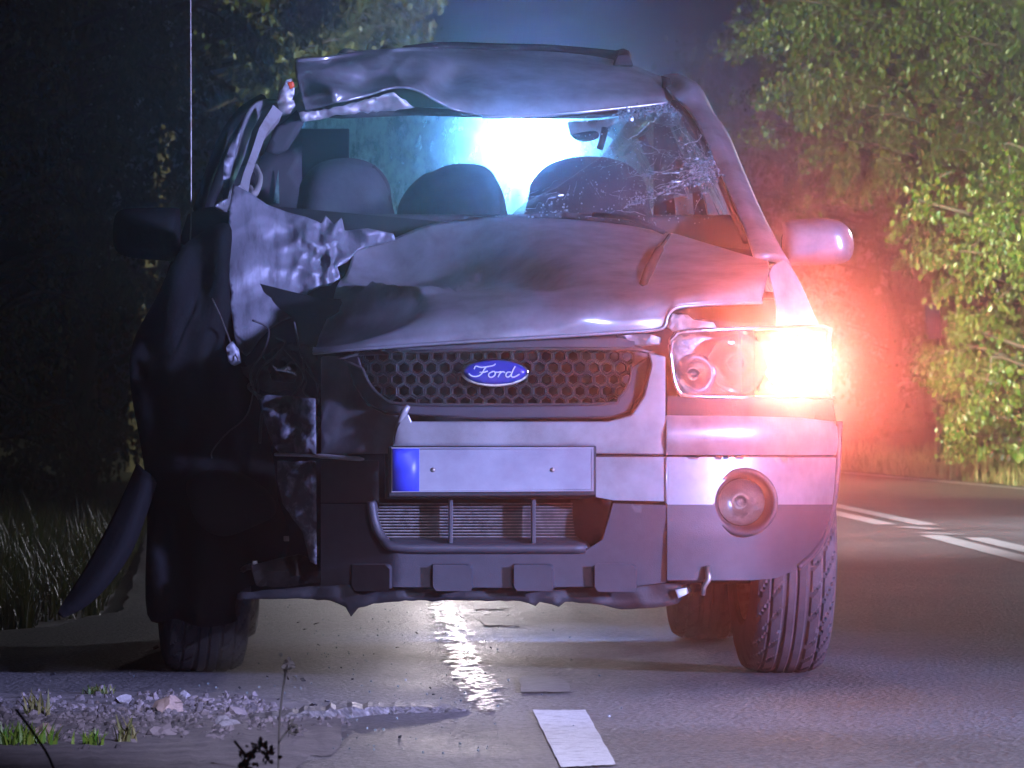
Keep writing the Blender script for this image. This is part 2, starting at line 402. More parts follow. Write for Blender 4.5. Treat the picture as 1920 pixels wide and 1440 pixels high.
def tube(name, pts, r, m, parent=None, seg=8, smooth=True, n=0):
    if n: pts = curve_pts(pts, n)
    V, F = tube_data(pts, r, seg)
    return from_mesh(name, V, F, m, parent, smooth)
def joined(name, parts, m, parent=None, smooth=True):
    V = []; F = []
    for v, f in parts:
        s = len(V); V += v; F += [tuple(i+s for i in ff) for ff in f]
    return from_mesh(name, V, F, m, parent, smooth)
def box_data(a, b):
    x0, y0, z0 = a; x1, y1, z1 = b
    V = [Vector(v) for v in ((x0,y0,z0),(x1,y0,z0),(x1,y1,z0),(x0,y1,z0),(x0,y0,z1),(x1,y0,z1),(x1,y1,z1),(x0,y1,z1))]
    return V, [(0,3,2,1),(4,5,6,7),(0,1,5,4),(1,2,6,5),(2,3,7,6),(3,0,4,7)]
def box(name, a, b, m, parent=None, bevel=0.006):
    V, F = box_data(a, b); o = from_mesh(name, V, F, m, parent)
    mods(o, bevel=bevel); return o
def lathe(name, prof, c, axis, m, parent=None, seg=48):
    """profile (radius, along) turned about an axis through c; axis 'Y' points away from the camera"""
    V = []; F = []; n = len(prof); c = Vector(c)
    for i in range(seg):
        a = 2*math.pi*i/seg; ca, sa = math.cos(a), math.sin(a)
        for r, h in prof:
            V.append(c+(Vector((r*ca, h, r*sa)) if axis == 'Y' else Vector((h, r*ca, r*sa))))
    for i in range(seg):
        for j in range(n-1):
            F.append((i*n+j, i*n+j+1, ((i+1) % seg)*n+j+1, ((i+1) % seg)*n+j))
    me = bpy.data.meshes.new(name); me.from_pydata([tuple(v) for v in V], [], F); me.update()
    bm = bmesh.new(); bm.from_mesh(me); bmesh.ops.remove_doubles(bm, verts=bm.verts, dist=1e-5)
    bmesh.ops.recalc_face_normals(bm, faces=bm.faces); bm.to_mesh(me); bm.free()
    return link(name, me, m, parent)
def nz(p, s):
    return noise.noise(Vector(p)*s)

# ================================================================== THE SETTING
def flat(name, pts, z, m, kind='structure', step=None):
    return tag(from_mesh(name, [Vector((p[0], p[1], z)) for p in pts], [tuple(range(len(pts)))], m), kind=kind)
XS = [-300, -160, -80, -40, -20, -12, -8, -6, -4.6, -3.6, -3.0, -2.4, -1.8, -1.2, 8.2, 8.5, 8.9, 9.4, 9.9, 10.5, 11.2, 12, 13, 15, 18, 24, 34, 60, 110, 190, 300]
GV = []; GF = []; nx, ny = len(XS)-1, 90            # ground: one sheet reaching the horizon
def gx(i): return XS[i]
def gy(j): return -18+420*(j/ny)**2.2
def gz(x, y):
    z = -0.03
    if x < -1.2 and y > 5: z += min(1.0, (-1.2-x)*0.10)
    if x > 9.4: z += min(1.2, (x-9.4)*0.16)
    return z+0.03*nz((x, y, 0), 0.8)*(1 if abs(x-3.5) > 5.6 else 0)
for j in range(ny+1):
    for i in range(nx+1):
        x, y = gx(i), gy(j); GV.append(Vector((x, y, gz(x, y))))
for j in range(ny):
    for i in range(nx): GF.append((j*(nx+1)+i, j*(nx+1)+i+1, (j+1)*(nx+1)+i+1, (j+1)*(nx+1)+i))
tag(from_mesh('ground', GV, GF, M['soil']), kind='structure')
# road: ragged left edge, straight right edge
left_edge = [(-1.9, -18), (-1.5, -6), (-1.25, -1.0), (-1.3, 1.2), (-1.15, 3.0), (-0.5, 5.0), (-0.34, 6.5), (-0.36, 12), (-0.45, 25), (-0.5, 60), (-0.5, 400)]
le = []
for (x0, y0), (x1, y1) in zip(left_edge, left_edge[1:]):
    for k in range(12): t = k/12; le.append(Vector((x0+(x1-x0)*t*t*(3-2*t), y0+(y1-y0)*t, 0)))
le.append(Vector((*left_edge[-1], 0)))
RV = []; RF = []
for p in le:
    e = 0.03*nz((p.x, p.y, 3), 5)+0.02*nz((p.x, p.y, 1), 14)
    for k in range(5): RV.append(Vector(((p.x+e)*(1-k/4)+8.25*(k/4), p.y, 0.0)))
for i in range(len(le)-1):
    for k in range(4): RF.append((i*5+k, i*5+k+1, (i+1)*5+k+1, (i+1)*5+k))
road = tag(from_mesh('road', RV, RF, M['asphalt']), kind='structure')
def strip(name, pts, width, z, m, rag=0.0):
    """a painted line along ground points"""
    P = [Vector((p[0], p[1], 0)) for p in pts]; P = dens([(p.x, p.y) for p in P], 0.25 if rag else 2.0, False); V = []; F = []
    for i, p in enumerate(P):
        a = P[max(i-1, 0)]; b = P[min(i+1, len(P)-1)]; t = (b-a).normalized(); s = Vector((t.y, -t.x))
        for q in (-1, 1):
            e = width/2*(1+rag*nz((p.x*3+q, p.y*3, q*5), 2.0)); v = p+s*(q*e); V.append(Vector((v.x, v.y, z)))
    F = [(2*i, 2*i+1, 2*i+3, 2*i+2) for i in range(len(P)-1)]
    return tag(from_mesh(name, V, F, m), kind='structure')
def gquad(name, px, z, m):
    d = dens(px, 6); pts = [G(p.x+1.8*nz((p.x*0.09, p.y*0.09, 1), 1)+random.uniform(-0.8, 0.8), p.y+1.3*nz((p.x*0.08, p.y*0.1, 6), 1)+random.uniform(-0.5, 0.5), z) for p in d]
    return tag(from_mesh(name, pts, [tuple(range(len(pts)))], m), kind='structure')
# far edge line and the centre lines (solid and broken), all parallel to the road
strip('edge_line', [(7.72, 20), (7.74, 60), (7.78, 110), (7.8, 380)], 0.16, 0.004, M['line_paint'], 0.15)
def gline(name, a, b, wpx, z=0.004):
    A = G(*a, z); B = G(*b, z); t = (B-A).normalized(); s = Vector((t.y, -t.x, 0)); V = []; n = 14
    for i in range(n+1):
        p = A.lerp(B, i/n)
        for q in (-1, 1):
            e = wpx/2*(1+0.10*nz(p+Vector((q*3, 0, 0)), 1.5)); v = p+s*q*e; V.append(Vector((v.x, v.y, z)))
    return tag(from_mesh(name, V, [(2*i, 2*i+1, 2*i+3, 2*i+2) for i in range(n)], M['line_paint']), kind='structure')
gline('centre_line', (1400, 912), (1740, 984), 0.14)
gline('centre_line', (1400, 924), (1662, 983), 0.14)
gline('centre_line', (1690, 987), (1755, 992), 0.13)
gline('centre_line', (1725, 998), (1796, 1002), 0.13)
gline('centre_line', (1745, 1003), (1990, 1066), 0.14)
gline('centre_line', (1830, 1008), (1990, 1046), 0.14)
# broken edge line under the wreck
gquad('edge_dash', [(999, 1331), (1098, 1331), (1155, 1433), (1052, 1438)], 0.004, M['road_paint'])
gquad('edge_dash', [(972, 1270), (1048, 1270), (1068, 1282), (1069, 1297), (978, 1297)], 0.004, M['old_paint'])
gquad('edge_dash', [(898, 1155), (960, 1155), (976, 1172), (908, 1172)], 0.004, M['old_paint'])
gquad('edge_dash', [(884, 1126), (942, 1126), (955, 1141), (890, 1141)], 0.004, M['old_paint'])
# spilled fluid running along the shoulder seam: shines in the headlights behind
wl = [(818, 1118, 30), (830, 1140, 40), (842, 1160, 44), (850, 1185, 46), (862, 1210, 56), (872, 1235, 60), (885, 1262, 66), (900, 1285, 72), (908, 1310, 60), (918, 1332, 34)]
WV = []; WF = []
for k in range(520):
    u = random.random()**0.8*(len(wl)-1.001); i = int(u); t = u-i
    x, y, h = (wl[i][c]+(wl[i+1][c]-wl[i][c])*t for c in range(3))
    x += random.gauss(0, h*0.26); wd = random.uniform(3, 24)*(0.5+h/100); ht = random.uniform(0.5, 1.9); sk = random.uniform(-5, 5)
    n_ = len(WV); z_ = 0.002+0.000006*k
    WV += [G(x-wd/2, y+random.uniform(-1, 1), z_), G(x-wd*0.15+sk, y+ht, z_), G(x+wd/2, y+random.uniform(-1, 1), z_), G(x+wd*0.1+sk, y-ht, z_)]; WF.append((n_, n_+1, n_+2, n_+3))
tag(from_mesh('wet_streak', WV, WF, M['wet']), 'bright wet streak of spilled fluid on the road under the car', 'spill', kind='stuff')

# ---- gravel where the asphalt edge has crumbled
def stone_mesh(name, r, seed, sq=0.65):
    bm = bmesh.new(); bmesh.ops.create_icosphere(bm, subdivisions=2, radius=1.0)
    for v in bm.verts:
        k = 1+0.55*noise.noise(v.co*1.2+Vector((seed, 0, 0)))+0.35*noise.cell(v.co*1.6+Vector((0, seed, 0)))*0.5
        v.co = Vector((v.co.x*r*k, v.co.y*r*k*0.9, v.co.z*r*k*sq))
    me = bpy.data.meshes.new(name); bm.to_mesh(me); bm.free(); return me
dv = []; 
for i in range(41):
    px = -120+i*19
    lo_ = 1298+7*nz((px*0.02, 0, 0), 1)+(max(0, px-440)*0.16); hi_ = 1560-max(0, px-260)*0.42+14*nz((px*0.03, 5, 0), 1)
    for j in range(6): dv.append(G(px, lo_+(hi_-lo_)*j/5, 0.0015)+Vector((0, 0, 0.012*math.sin(j/5*math.pi)*(0.6+0.6*nz((px*0.03, j, 1), 1)))))
tag(from_mesh('dirt_shoulder', dv, [(i*6+j, (i+1)*6+j, (i+1)*6+j+1, i*6+j+1) for i in range(40) for j in range(5)], M['dirt']), kind='structure')
gp = []; ico = bmesh.new(); bmesh.ops.create_icosphere(ico, subdivisions=1, radius=1.0)
iv = [v.co.copy() for v in ico.verts]; ifc = [tuple(v.index for v in f.verts) for f in ico.faces]; ico.free()
k = 0
while k < 5200:
    px = random.uniform(-60, 680); py = random.uniform(1296, 1420)
    e = 1-abs((py-(1352+8*math.sin(px*0.013)))/(52 if px < 420 else 30+max(0, 20-(px-420)*0.1)))
    if px > 520: e -= (px-520)/160
    if e+0.55*nz((px*0.02, py*0.035, 0), 1.0) < random.random()*0.6: continue
    k += 1
    p = G(px, py, 0.0); r = random.choice((0.003, 0.004, 0.005, 0.006, 0.008, 0.012))*random.uniform(0.7, 1.2)
    rot = Euler((random.uniform(0, 6), random.uniform(0, 6), random.uniform(0, 6))).to_matrix()
    sc = Vector((random.uniform(0.6, 1.7), random.uniform(0.6, 1.2), random.uniform(0.4, 0.9)))
    gp.append(([p+Vector((0, 0, r*0.2))+rot @ Vector((v.x*r*sc.x, v.y*r*sc.y, v.z*r*sc.z)) for v in iv], ifc))
tag(joined('gravel', gp, M['gravel'], smooth=False), 'loose grey gravel along the crumbled road edge', 'gravel', kind='stuff')
for k, (px, py, r, mm, lab) in enumerate([
    (236, 1322, 0.024, 'pale_stone', 'rounded pale stone at the back of the gravel'),
    (318, 1338, 0.040, 'brown_stone', 'largest brown stone in the gravel'),
    (345, 1312, 0.020, 'pale_stone', 'small pale stone at the asphalt edge behind the brown stone'),
    (424, 1366, 0.026, 'pale_stone', 'white stone at the front right of the gravel'),
    (440, 1346, 0.026, 'gravel', 'grey angular stone beside the white stone in the gravel'),
    (300, 1385, 0.030, 'gravel', 'flat grey stone at the front edge of the gravel'),
    (80, 1385, 0.030, 'brown_stone', 'brown stone in the leftmost gravel'),
    (700, 1330, 0.013, 'pale_stone', 'tiny pale stone alone on the asphalt ridge')]):
    me = stone_mesh('stone', r, k*3.7); o = link('stone', me, M[mm], None, False); o.location = G(px, py, 0.0)+Vector((0, 0, r*0.35)); o.rotation_euler.z = k
    tag(o, lab, 'stone', 'stones in the gravel')
# broken asphalt ledge in front of the gravel
LV = []; LF = []; lp = [(470, 1352, 0.010), (560, 1350, 0.022), (640, 1344, 0.024), (720, 1336, 0.018), (800, 1333, 0.014), (880, 1331, 0.004)]
lq = curve_pts(lp, 8)
for q in lq:
    for dy, dz in ((-14, 0.0), (-5, 1.0), (2, 0.9), (4, 0.0)):
        p = G(q.x, q.y+dy+2*nz((q.x*0.05, dy, 0), 1), 0.001); LV.append(p+Vector((0, 0, dz*q.z*(1+0.5*nz((q.x*0.08, 2, 0), 1)))))
for i in range(len(lq)-1):
    for k in range(3): LF.append((i*4+k, i*4+k+1, (i+1)*4+k+1, (i+1)*4+k))
tag(from_mesh('asphalt_ledge', LV, LF, M['asphalt'], smooth=False), kind='structure')

# ---- crumbs of glass and bits of leaf scattered over the road
db = []; lf = []
for k in range(300):
    px = random.gauss(680, 230); py = random.uniform(1135, 1420); p = G(px, py, 0.001); r = random.uniform(0.0007, 0.0022)
    rot = Euler((random.uniform(0, 6), random.uniform(0, 6), random.uniform(0, 6))).to_matrix(); V, F = box_data((-r, -r, -r*0.6), (r, r, r*0.6))
    db.append(([p+Vector((0, 0, r))+rot @ v for v in V], F))
tag(joined('glass_debris', db, M['crack'], smooth=False), 'glittering crumbs of broken glass scattered on the road', 'debris', kind='stuff')

fr = []
for k in range(28):
    px = random.gauss(600, 200); py = random.uniform(1150, 1400); p = G(px, py, 0.001); r = random.uniform(0.002, 0.006)
    rot = Euler((random.uniform(-0.5, 0.5), random.uniform(-0.5, 0.5), random.uniform(0, 6))).to_matrix()
    V, F = box_data((-r*random.uniform(0.6, 2.2), -r, -0.001), (r, r*random.uniform(0.4, 1.3), 0.0015)); fr.append(([p+Vector((0, 0, 0.003))+rot @ v for v in V], F))
tag(joined('plastic_debris', fr, M['black'], smooth=False), 'small dark splinters of plastic strewn in front of the bumper', 'debris', kind='stuff')

# ---- grass
def blade(p, h, lean, ang, wd):
    d = Vector((math.cos(ang), math.sin(ang), 0)); s = Vector((-d.y, d.x, 0))*wd
    a = p; b = p+Vector((0, 0, h*0.55))+d*lean*0.3; c = p+Vector((0, 0, h))+d*lean
    return [a-s, a+s, b+s*0.7, b-s*0.7, c], [(0, 1, 2, 3), (3, 2, 4)]
def grass(name, spots, m, label):
    parts = [blade(Vector(p), h, l, random.uniform(0, 6.28), wd) for p, h, l, wd in spots]
    return tag(joined(name, parts, m, smooth=False), label, 'grass', kind='stuff')
sp = []
for k in range(15000):
    y = 28+110*random.random()**1.3; x = 7.98+2.6*random.random()**1.4+0.15*nz((0, y, 0), 0.3)
    h = random.uniform(0.10, 0.24)*(1+0.5*nz((x, y, 0), 0.7))
    sp.append(((x, y, gz(x, y)), h, random.uniform(0.02, 0.14), 0.010))
grass('grass', sp, M['grass_r'], 'dry yellowish grass strip on the right roadside')
sp = []
for k in range(9000):
    y = 4.6+26*random.random()**1.5; x = -0.42-2.6*random.random()**1.2
    if y < 6: x -= 0.2
    h = random.uniform(0.08, 0.24)*(1+0.5*nz((x, y, 0), 1.5))+max(0, (-0.9-x))*0.18
    sp.append(((x, y, gz(x, y)), h, random.uniform(0.02, 0.14), 0.005))
grass('grass', sp, M['grass_l'], 'unkempt green grass on the left roadside beside the wreck')
def tuft(px, py, n, h, m, label, spread=0.03):
    c = G(px, py, 0)
    parts = [blade(c+Vector((random.gauss(0, spread), random.gauss(0, spread), 0)), h*random.uniform(0.5, 1), h*random.uniform(0.1, 0.7), random.uniform(0, 6.28), 0.004) for _ in range(n)]
    tag(joined('grass_tuft', parts, m, smooth=False), label, 'grass tuft', 'grass tufts in the gravel')
M['bright_grass'] = leaf_mat('fresh_green_grass', (0.07, 0.20, 0.02), (0.20, 0.26, 0.03), 0.5)
tuft(30, 1402, 110, 0.06, M['bright_grass'], 'bright green grass tuft in the lower left corner', 0.035)
tuft(175, 1402, 40, 0.045, M['bright_grass'], 'small bright green tuft right of the corner tuft', 0.012)
tuft(240, 1398, 30, 0.07, M['grass_r'], 'dry straw coloured tuft at the front of the gravel', 0.012)
tuft(185, 1302, 40, 0.03, M['grass_l'], 'low dark green tuft at the back edge of the gravel', 0.02)
tuft(70, 1345, 26, 0.07, M['grass_r'], 'thin dry tuft among the leftmost stones', 0.02)

# ---- trees
def leaf(p, s, rot):
    q = [Vector((0, 0, 0)), Vector((s*0.32, s*0.35, 0.05*s)), Vector((s*0.26, s*0.75, 0.03*s)), Vector((0, s, -0.08*s)), Vector((-s*0.26, s*0.75, 0.03*s)), Vector((-s*0.32, s*0.35, 0.05*s))]
    return [p+rot @ v for v in q], [(0, 1, 2, 3), (0, 3, 4, 5)]
def tree(name, base, height, sprays, leaf_s, per, m, label, group, lean=(0, 0), trunk_r=0.12):
    """sprays: list of (tip position, length, outward direction) each carrying drooping leaves"""
    root = empty(name, base); tag(root, label, 'tree', group)
    top = Vector(base)+Vector((lean[0], lean[1], height))
    tp = [Vector(base)-Vector((0, 0, 0.1)), Vector(base)+Vector((lean[0]*0.2, lean[1]*0.2, height*0.35)), Vector(base)+Vector((lean[0]*0.6, lean[1]*0.6, height*0.7)), top]
    tube('trunk', tp, [trunk_r*k for k in (1.15,)*5+(0.9,)*5+(0.5,)*5+(0.2,)], M['bark'], root, 8, n=5)
    parts = []; br = []
    for tip, ln, d in sprays:
        d = Vector(d).normalized(); tip = Vector(tip); st = tip-d*ln
        mid = (st+tip)/2+Vector((0, 0, ln*0.12))
        n0 = Vector(base)+Vector((lean[0]*0.5, lean[1]*0.5, max(0.4, min(height*0.95, st.z-base[2]-0.4))))
        if random.random() < 0.35: br.append(tube_data(curve_pts([n0, st, mid, tip], 3), [0.03, 0.028, 0.025, 0.02, 0.018, 0.016, 0.012, 0.01, 0.008, 0.005], 5))
        else: br.append(tube_data([st, mid, tip], [0.012, 0.008, 0.004], 4))
        for _ in range(per):
            t = random.random()**0.8; c = st.lerp(mid, t*2) if t < 0.5 else mid.lerp(tip, t*2-1)
            w2 = ln*0.20*(1.15-t*0.7)
            c = c+Vector((random.gauss(0, w2), random.gauss(0, w2), random.gauss(0, w2*0.8)-w2*0.35))
            rot = Euler((random.uniform(-1.9, -0.5), random.uniform(-0.6, 0.6), random.uniform(0, 6.28))).to_matrix()
            parts.append(leaf(c, leaf_s*random.choice((0.45, 0.6, 0.8, 1.0, 1.3))*random.uniform(0.8, 1.15), rot))
    cr_ = joined('crown', parts, m, root, smooth=False)
    joined('branches', br, M['bark'], root)
    return root
def sprays_px(poly, Y, thick, n, ln, side=0.0, droop=-0.25, gap=-0.02):
    out = []; xs = [p[0] for p in poly]; ys = [p[1] for p in poly]; cx = sum(xs)/len(xs)
    while len(out) < n:
        p = (random.uniform(min(xs), max(xs)), random.uniform(min(ys), max(ys)))
        if not inside(p, poly): continue
        q = W(p[0], p[1], Y+random.uniform(-thick, thick))
        if nz(q, 1.1) < gap+0.1*random.random(): continue
        out.append((q, ln*random.uniform(0.6, 1.3), (side+random.uniform(-0.6, 0.6), random.uniform(-0.8, 0.3), droop+random.uniform(-0.35, 0.35))))
    return out
GRP_R = 'trees along the right roadside'; GRP_L = 'trees along the left roadside'
Yb = 48
nearp = [(1500, -160), (1430, 10), (1560, 60), (1570, 160), (1700, 250), (1720, 380), (1690, 440), (1720, 540), (1760, 600), (1740, 690), (1780, 760), (1770, 850), (2120, 880), (2120, -160)]
sp = sprays_px([(1700, 380), (1665, 440), (1715, 540), (1750, 600), (1725, 690), (1775, 760), (1770, 855), (2120, 890), (2120, 330)], Yb, 1.4, 230, 0.55, -0.6, gap=-0.12)
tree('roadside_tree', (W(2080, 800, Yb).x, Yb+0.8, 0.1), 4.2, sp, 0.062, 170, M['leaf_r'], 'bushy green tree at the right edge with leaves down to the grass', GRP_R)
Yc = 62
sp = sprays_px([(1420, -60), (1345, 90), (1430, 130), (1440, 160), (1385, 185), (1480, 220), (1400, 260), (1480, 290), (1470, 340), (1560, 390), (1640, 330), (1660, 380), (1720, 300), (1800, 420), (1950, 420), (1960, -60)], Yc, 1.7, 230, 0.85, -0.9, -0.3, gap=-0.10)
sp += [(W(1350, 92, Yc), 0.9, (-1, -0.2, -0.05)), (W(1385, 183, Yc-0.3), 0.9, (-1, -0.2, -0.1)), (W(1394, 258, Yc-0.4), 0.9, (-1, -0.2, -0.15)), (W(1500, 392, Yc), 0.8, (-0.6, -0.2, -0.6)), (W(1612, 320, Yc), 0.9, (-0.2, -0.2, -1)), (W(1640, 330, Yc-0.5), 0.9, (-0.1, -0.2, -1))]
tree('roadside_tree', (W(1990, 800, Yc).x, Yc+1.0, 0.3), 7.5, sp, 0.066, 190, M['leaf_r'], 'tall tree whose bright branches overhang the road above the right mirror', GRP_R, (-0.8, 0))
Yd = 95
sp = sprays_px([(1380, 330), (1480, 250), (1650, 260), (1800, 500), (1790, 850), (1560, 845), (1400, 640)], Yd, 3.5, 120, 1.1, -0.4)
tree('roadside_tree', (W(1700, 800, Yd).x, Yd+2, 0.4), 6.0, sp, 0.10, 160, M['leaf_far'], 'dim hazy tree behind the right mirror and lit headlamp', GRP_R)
Ye = 140
sp = sprays_px([(1240, 160), (1360, 60), (1500, 100), (1640, 250), (1600, 845), (1380, 840), (1250, 500)], Ye, 4, 110, 1.6, -0.3)
tree('roadside_tree', (W(1560, 800, Ye).x, Ye+2, 0.3), 8.0, sp, 0.2, 70, M['leaf_far'], 'farthest dark tree seen past the right windshield pillar', GRP_R)
# left, dark
Yl = 26
sp = sprays_px([(-160, -80), (300, -80), (330, 120), (240, 380), (260, 560), (250, 800), (200, 960), (60, 1000), (-160, 1000)], Yl, 1.2, 190, 0.45, 0.5)
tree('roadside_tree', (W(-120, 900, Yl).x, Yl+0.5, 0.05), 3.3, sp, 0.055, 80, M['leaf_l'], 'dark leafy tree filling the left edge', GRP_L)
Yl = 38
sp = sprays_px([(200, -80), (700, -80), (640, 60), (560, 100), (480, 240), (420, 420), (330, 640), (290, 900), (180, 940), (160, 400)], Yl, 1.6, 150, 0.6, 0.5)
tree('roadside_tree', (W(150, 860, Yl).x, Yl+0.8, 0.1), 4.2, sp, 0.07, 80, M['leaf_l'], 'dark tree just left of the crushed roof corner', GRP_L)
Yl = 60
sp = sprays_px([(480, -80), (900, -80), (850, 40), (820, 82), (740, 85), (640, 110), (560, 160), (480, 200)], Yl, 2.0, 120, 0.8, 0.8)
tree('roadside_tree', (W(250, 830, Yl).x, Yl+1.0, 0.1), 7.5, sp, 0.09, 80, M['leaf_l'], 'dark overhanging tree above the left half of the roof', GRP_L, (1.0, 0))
# narrow sign panel half hidden in the right hand leaves
sg = empty('road_sign', (W(1752, 866, 50).x, 50.0, 0.05)); tag(sg, 'narrow blue grey sign panel half hidden by the right hand leaves', 'sign')
panel('sign_panel', [(1734, 572), (1762, 570), (1766, 634), (1738, 636)], 50.0, M['sign'], sg, 0.02, 8)
M['dark_post'] = mat('dark_post', (0.006, 0.006, 0.006), 0.8)
tube('post', [W(1760, 866, 50.04), W(1760, 600, 50.04)], 0.02, M['dark_post'], sg)

# ---- dry weeds close to the camera
def weed(pts_list, Y, label, heads=()):
    root = empty('dry_weed', (W(pts_list[0][0][0], 1440, Y).x, Y, 0)); tag(root, label, 'weed', 'dry weeds in the foreground')
    for pts in pts_list:
        P = [W(x, y, Y+0.01*i) for i, (x, y) in enumerate(pts)]
        tube('stem', P, 0.0022, M['weed'], root, 6, n=4)
    for (x, y, r) in heads:
        hp = []
        for _ in range(26):
            p = W(x, y, Y)+Vector((random.gauss(0, r*0.45), random.gauss(0, r*0.4), random.gauss(0, r*0.6)))
            hp.append(leaf(p, r*0.8, Euler((random.uniform(0, 6), random.uniform(0, 6), random.uniform(0, 6))).to_matrix()))
        joined('seed_head', hp, M['weed'], root, smooth=False)
weed([[(518, 1560), (522, 1440), (525, 1340), (538, 1240)], [(524, 1390), (540, 1370), (556, 1360)]], -4.0, 'tall dry weed with a dark seed head in front of the bumper', [(539, 1250, 0.016), (548, 1366, 0.014)])
weed([[(440, 1600), (462, 1440), (480, 1405), (500, 1395)], [(470, 1425), (452, 1405), (440, 1390)]], -6.5, 'low dry weed with several dark heads at the bottom edge', [(462, 1428, 0.014), (498, 1410, 0.014), (478, 1400, 0.008)])
weed([[(130, 1560), (100, 1440), (70, 1385), (30, 1330)]], -6.0, 'single bent dry stalk in the lower left corner')

# ================================================================== THE WRECKED CAR
CX = W(928, 700, 0.2).x
car = empty('damaged_car', (CX, 2.0, 0.0))
tag(car, 'wrecked silver off-road car with crushed roof corner and one lit turn signal', 'car')
def plan(px):
    u = (px-928)/640.0
    y = 0.06*u*u+0.30*abs(u)**7
    return y
def crush(px):                                  # the left front corner is pushed back and turned outwards
    return max(0.0, (745-px))/725*0.80
def dF(px, py): return plan(px)*(1 if px > 745 else 0.3)+crush(px)
def dLow(px, py): return dF(px, py)-0.02+max(0, py-940)/725*0.18
def dTop(px, py): return dF(px, py)+max(0, 800-py)/725*0.25

# --- black engine bay behind everything at the front
bay = panel('engine_bay', [(300, 560), (440, 520), (600, 560), (1450, 560), (1520, 640), (1545, 1060), (1380, 1085), (1280, 1095), (620, 1115), (450, 1110), (430, 900), (330, 880)], lambda x, y: 0.62+0.25*max(0, (620-x))/300, M['bay_black'], car, 0.06, 40, bevel=0)
panel('firewall', [(440, 380), (1430, 470), (1430, 700), (440, 700)], 1.12, M['bay_black'], car, 0.03, 60, bevel=0)

# --- hood: a buckled sheet
def hood_dent(px, py, q):
    d = 0.0
    def g(cx, cy, sx, sy, a): return a*math.exp(-((px-cx)/sx)**2-((py-cy)/sy)**2)
    def bowl_(cx, cy, rx, ry, dep, ang=0.0, p=2.0):
        c_, s_n = math.cos(ang), math.sin(ang); u = ((px-cx)*c_+(py-cy)*s_n)/rx; v = (-(px-cx)*s_n+(py-cy)*c_)/ry
        r = math.sqrt(u*u+v*v); return dep*(1-r**p) if r < 1 else 0.0
    def hollow(cx, cy, rx, ry, dep, ang=0.0):
        c_, s_n = math.cos(ang), math.sin(ang); u = ((px-cx)*c_+(py-cy)*s_n)/rx; v = (-(px-cx)*s_n+(py-cy)*c_)/ry
        r = math.sqrt(u*u+v*v); return dep*0.5*(1+math.cos(math.pi*r)) if r < 1 else 0.0
    d += bowl_(640, 592, 155, 52, 0.17, -0.18, 2.6)      # deep dent behind the left nose, open to the left
    d += hollow(790, 476, 320, 84, 0.24, 0.06)           # broad hollow in the middle
    d += hollow(1010, 520, 80, 34, 0.07, 0.1)
    t = (px-720)/100.0                           # sharp ridge
    ridge = 533+ (px-720)*0.17 if px < 790 else 545-(px-790)*0.62
    if 690 < px < 900: d -= 0.05*math.exp(-((py-ridge)/5.0)**2)
    d -= g(960, 545, 130, 7, 0.012)
    d += 0.010*nz((px*0.011, py*0.016, 2), 1.0)
    d -= 0.02*math.exp(-((px-1085)/50)**2-((py-600)/22)**2)
    return Vector((0, d, -0.35*d))
hood_rows = [
 [(588,662,0.16),(640,657,0.10),(720,651,0.055),(820,644,0.03),(930,637,0.02),(1040,631,0.025),(1150,624,0.04),(1225,619,0.06),(1246,612,0.065),(1252,592,0.07),(1268,577,0.075),(1310,572,0.10),(1370,569,0.15),(1428,567,0.24)],
 [(586,655,0.17),(640,648,0.11),(720,637,0.062),(820,624,0.035),(930,615,0.025),(1040,608,0.03),(1150,600,0.045),(1225,594,0.065),(1246,588,0.07),(1254,578,0.075),(1270,568,0.08),(1310,563,0.105),(1370,559,0.155),(1430,555,0.25)],
 [(592,632,0.24),(650,618,0.18),(730,603,0.12),(820,590,0.09),(930,580,0.075),(1040,572,0.075),(1150,566,0.085),(1225,562,0.10),(1248,560,0.105),(1260,556,0.11),(1275,552,0.115),(1315,547,0.14),(1375,541,0.19),(1436,530,0.29)],
 [(600,590,0.40),(660,575,0.36),(740,560,0.30),(820,550,0.27),(930,541,0.26),(1040,535,0.25),(1150,531,0.25),(1225,530,0.26),(1248,529,0.265),(1262,528,0.27),(1280,526,0.275),(1320,522,0.29),(1380,515,0.33),(1442,505,0.40)],
 [(630,540,0.62),(690,522,0.60),(760,510,0.56),(830,505,0.54),(930,500,0.53),(1040,497,0.52),(1150,496,0.52),(1225,496,0.53),(1248,497,0.53),(1264,497,0.53),(1284,496,0.53),(1322,496,0.54),(1380,497,0.54),(1441,495,0.52)],
 [(650,480,0.84),(710,465,0.82),(780,455,0.80),(840,451,0.80),(930,448,0.80),(1040,448,0.80),(1150,452,0.80),(1222,456,0.80),(1246,459,0.79),(1262,459,0.78),(1284,462,0.76),(1322,470,0.72),(1380,484,0.64),(1440,492,0.56)],
 [(665,440,0.97),(730,427,0.98),(790,415,1.00),(850,410,1.02),(940,406,1.03),(1040,409,1.02),(1150,419,1.00),(1218,430,0.96),(1240,436,0.94),(1258,437,0.92),(1284,443,0.88),(1322,455,0.80),(1380,474,0.68),(1439,490,0.58)],
]
hood = sheet('hood', hood_rows, M['paint'], car, 6, 7, 0.006, hood_dent)
tube('lip', [W(x, y, Y-0.004) for x, y, Y in hood_rows[0]], 0.005, M['paint'], hood, 6, n=4)
# tear between hood skin and right fender: dark gap line along the right third
tube('seam', [W(1256, 441, 0.905), W(1236, 470, 0.73), W(1218, 505, 0.47), W(1204, 545, 0.215), W(1198, 558, 0.155)], [0.006]*5+[0.013]*5+[0.015]*5+[0.009]*5+[0.003], M['bay_black'], hood, 8, n=5)

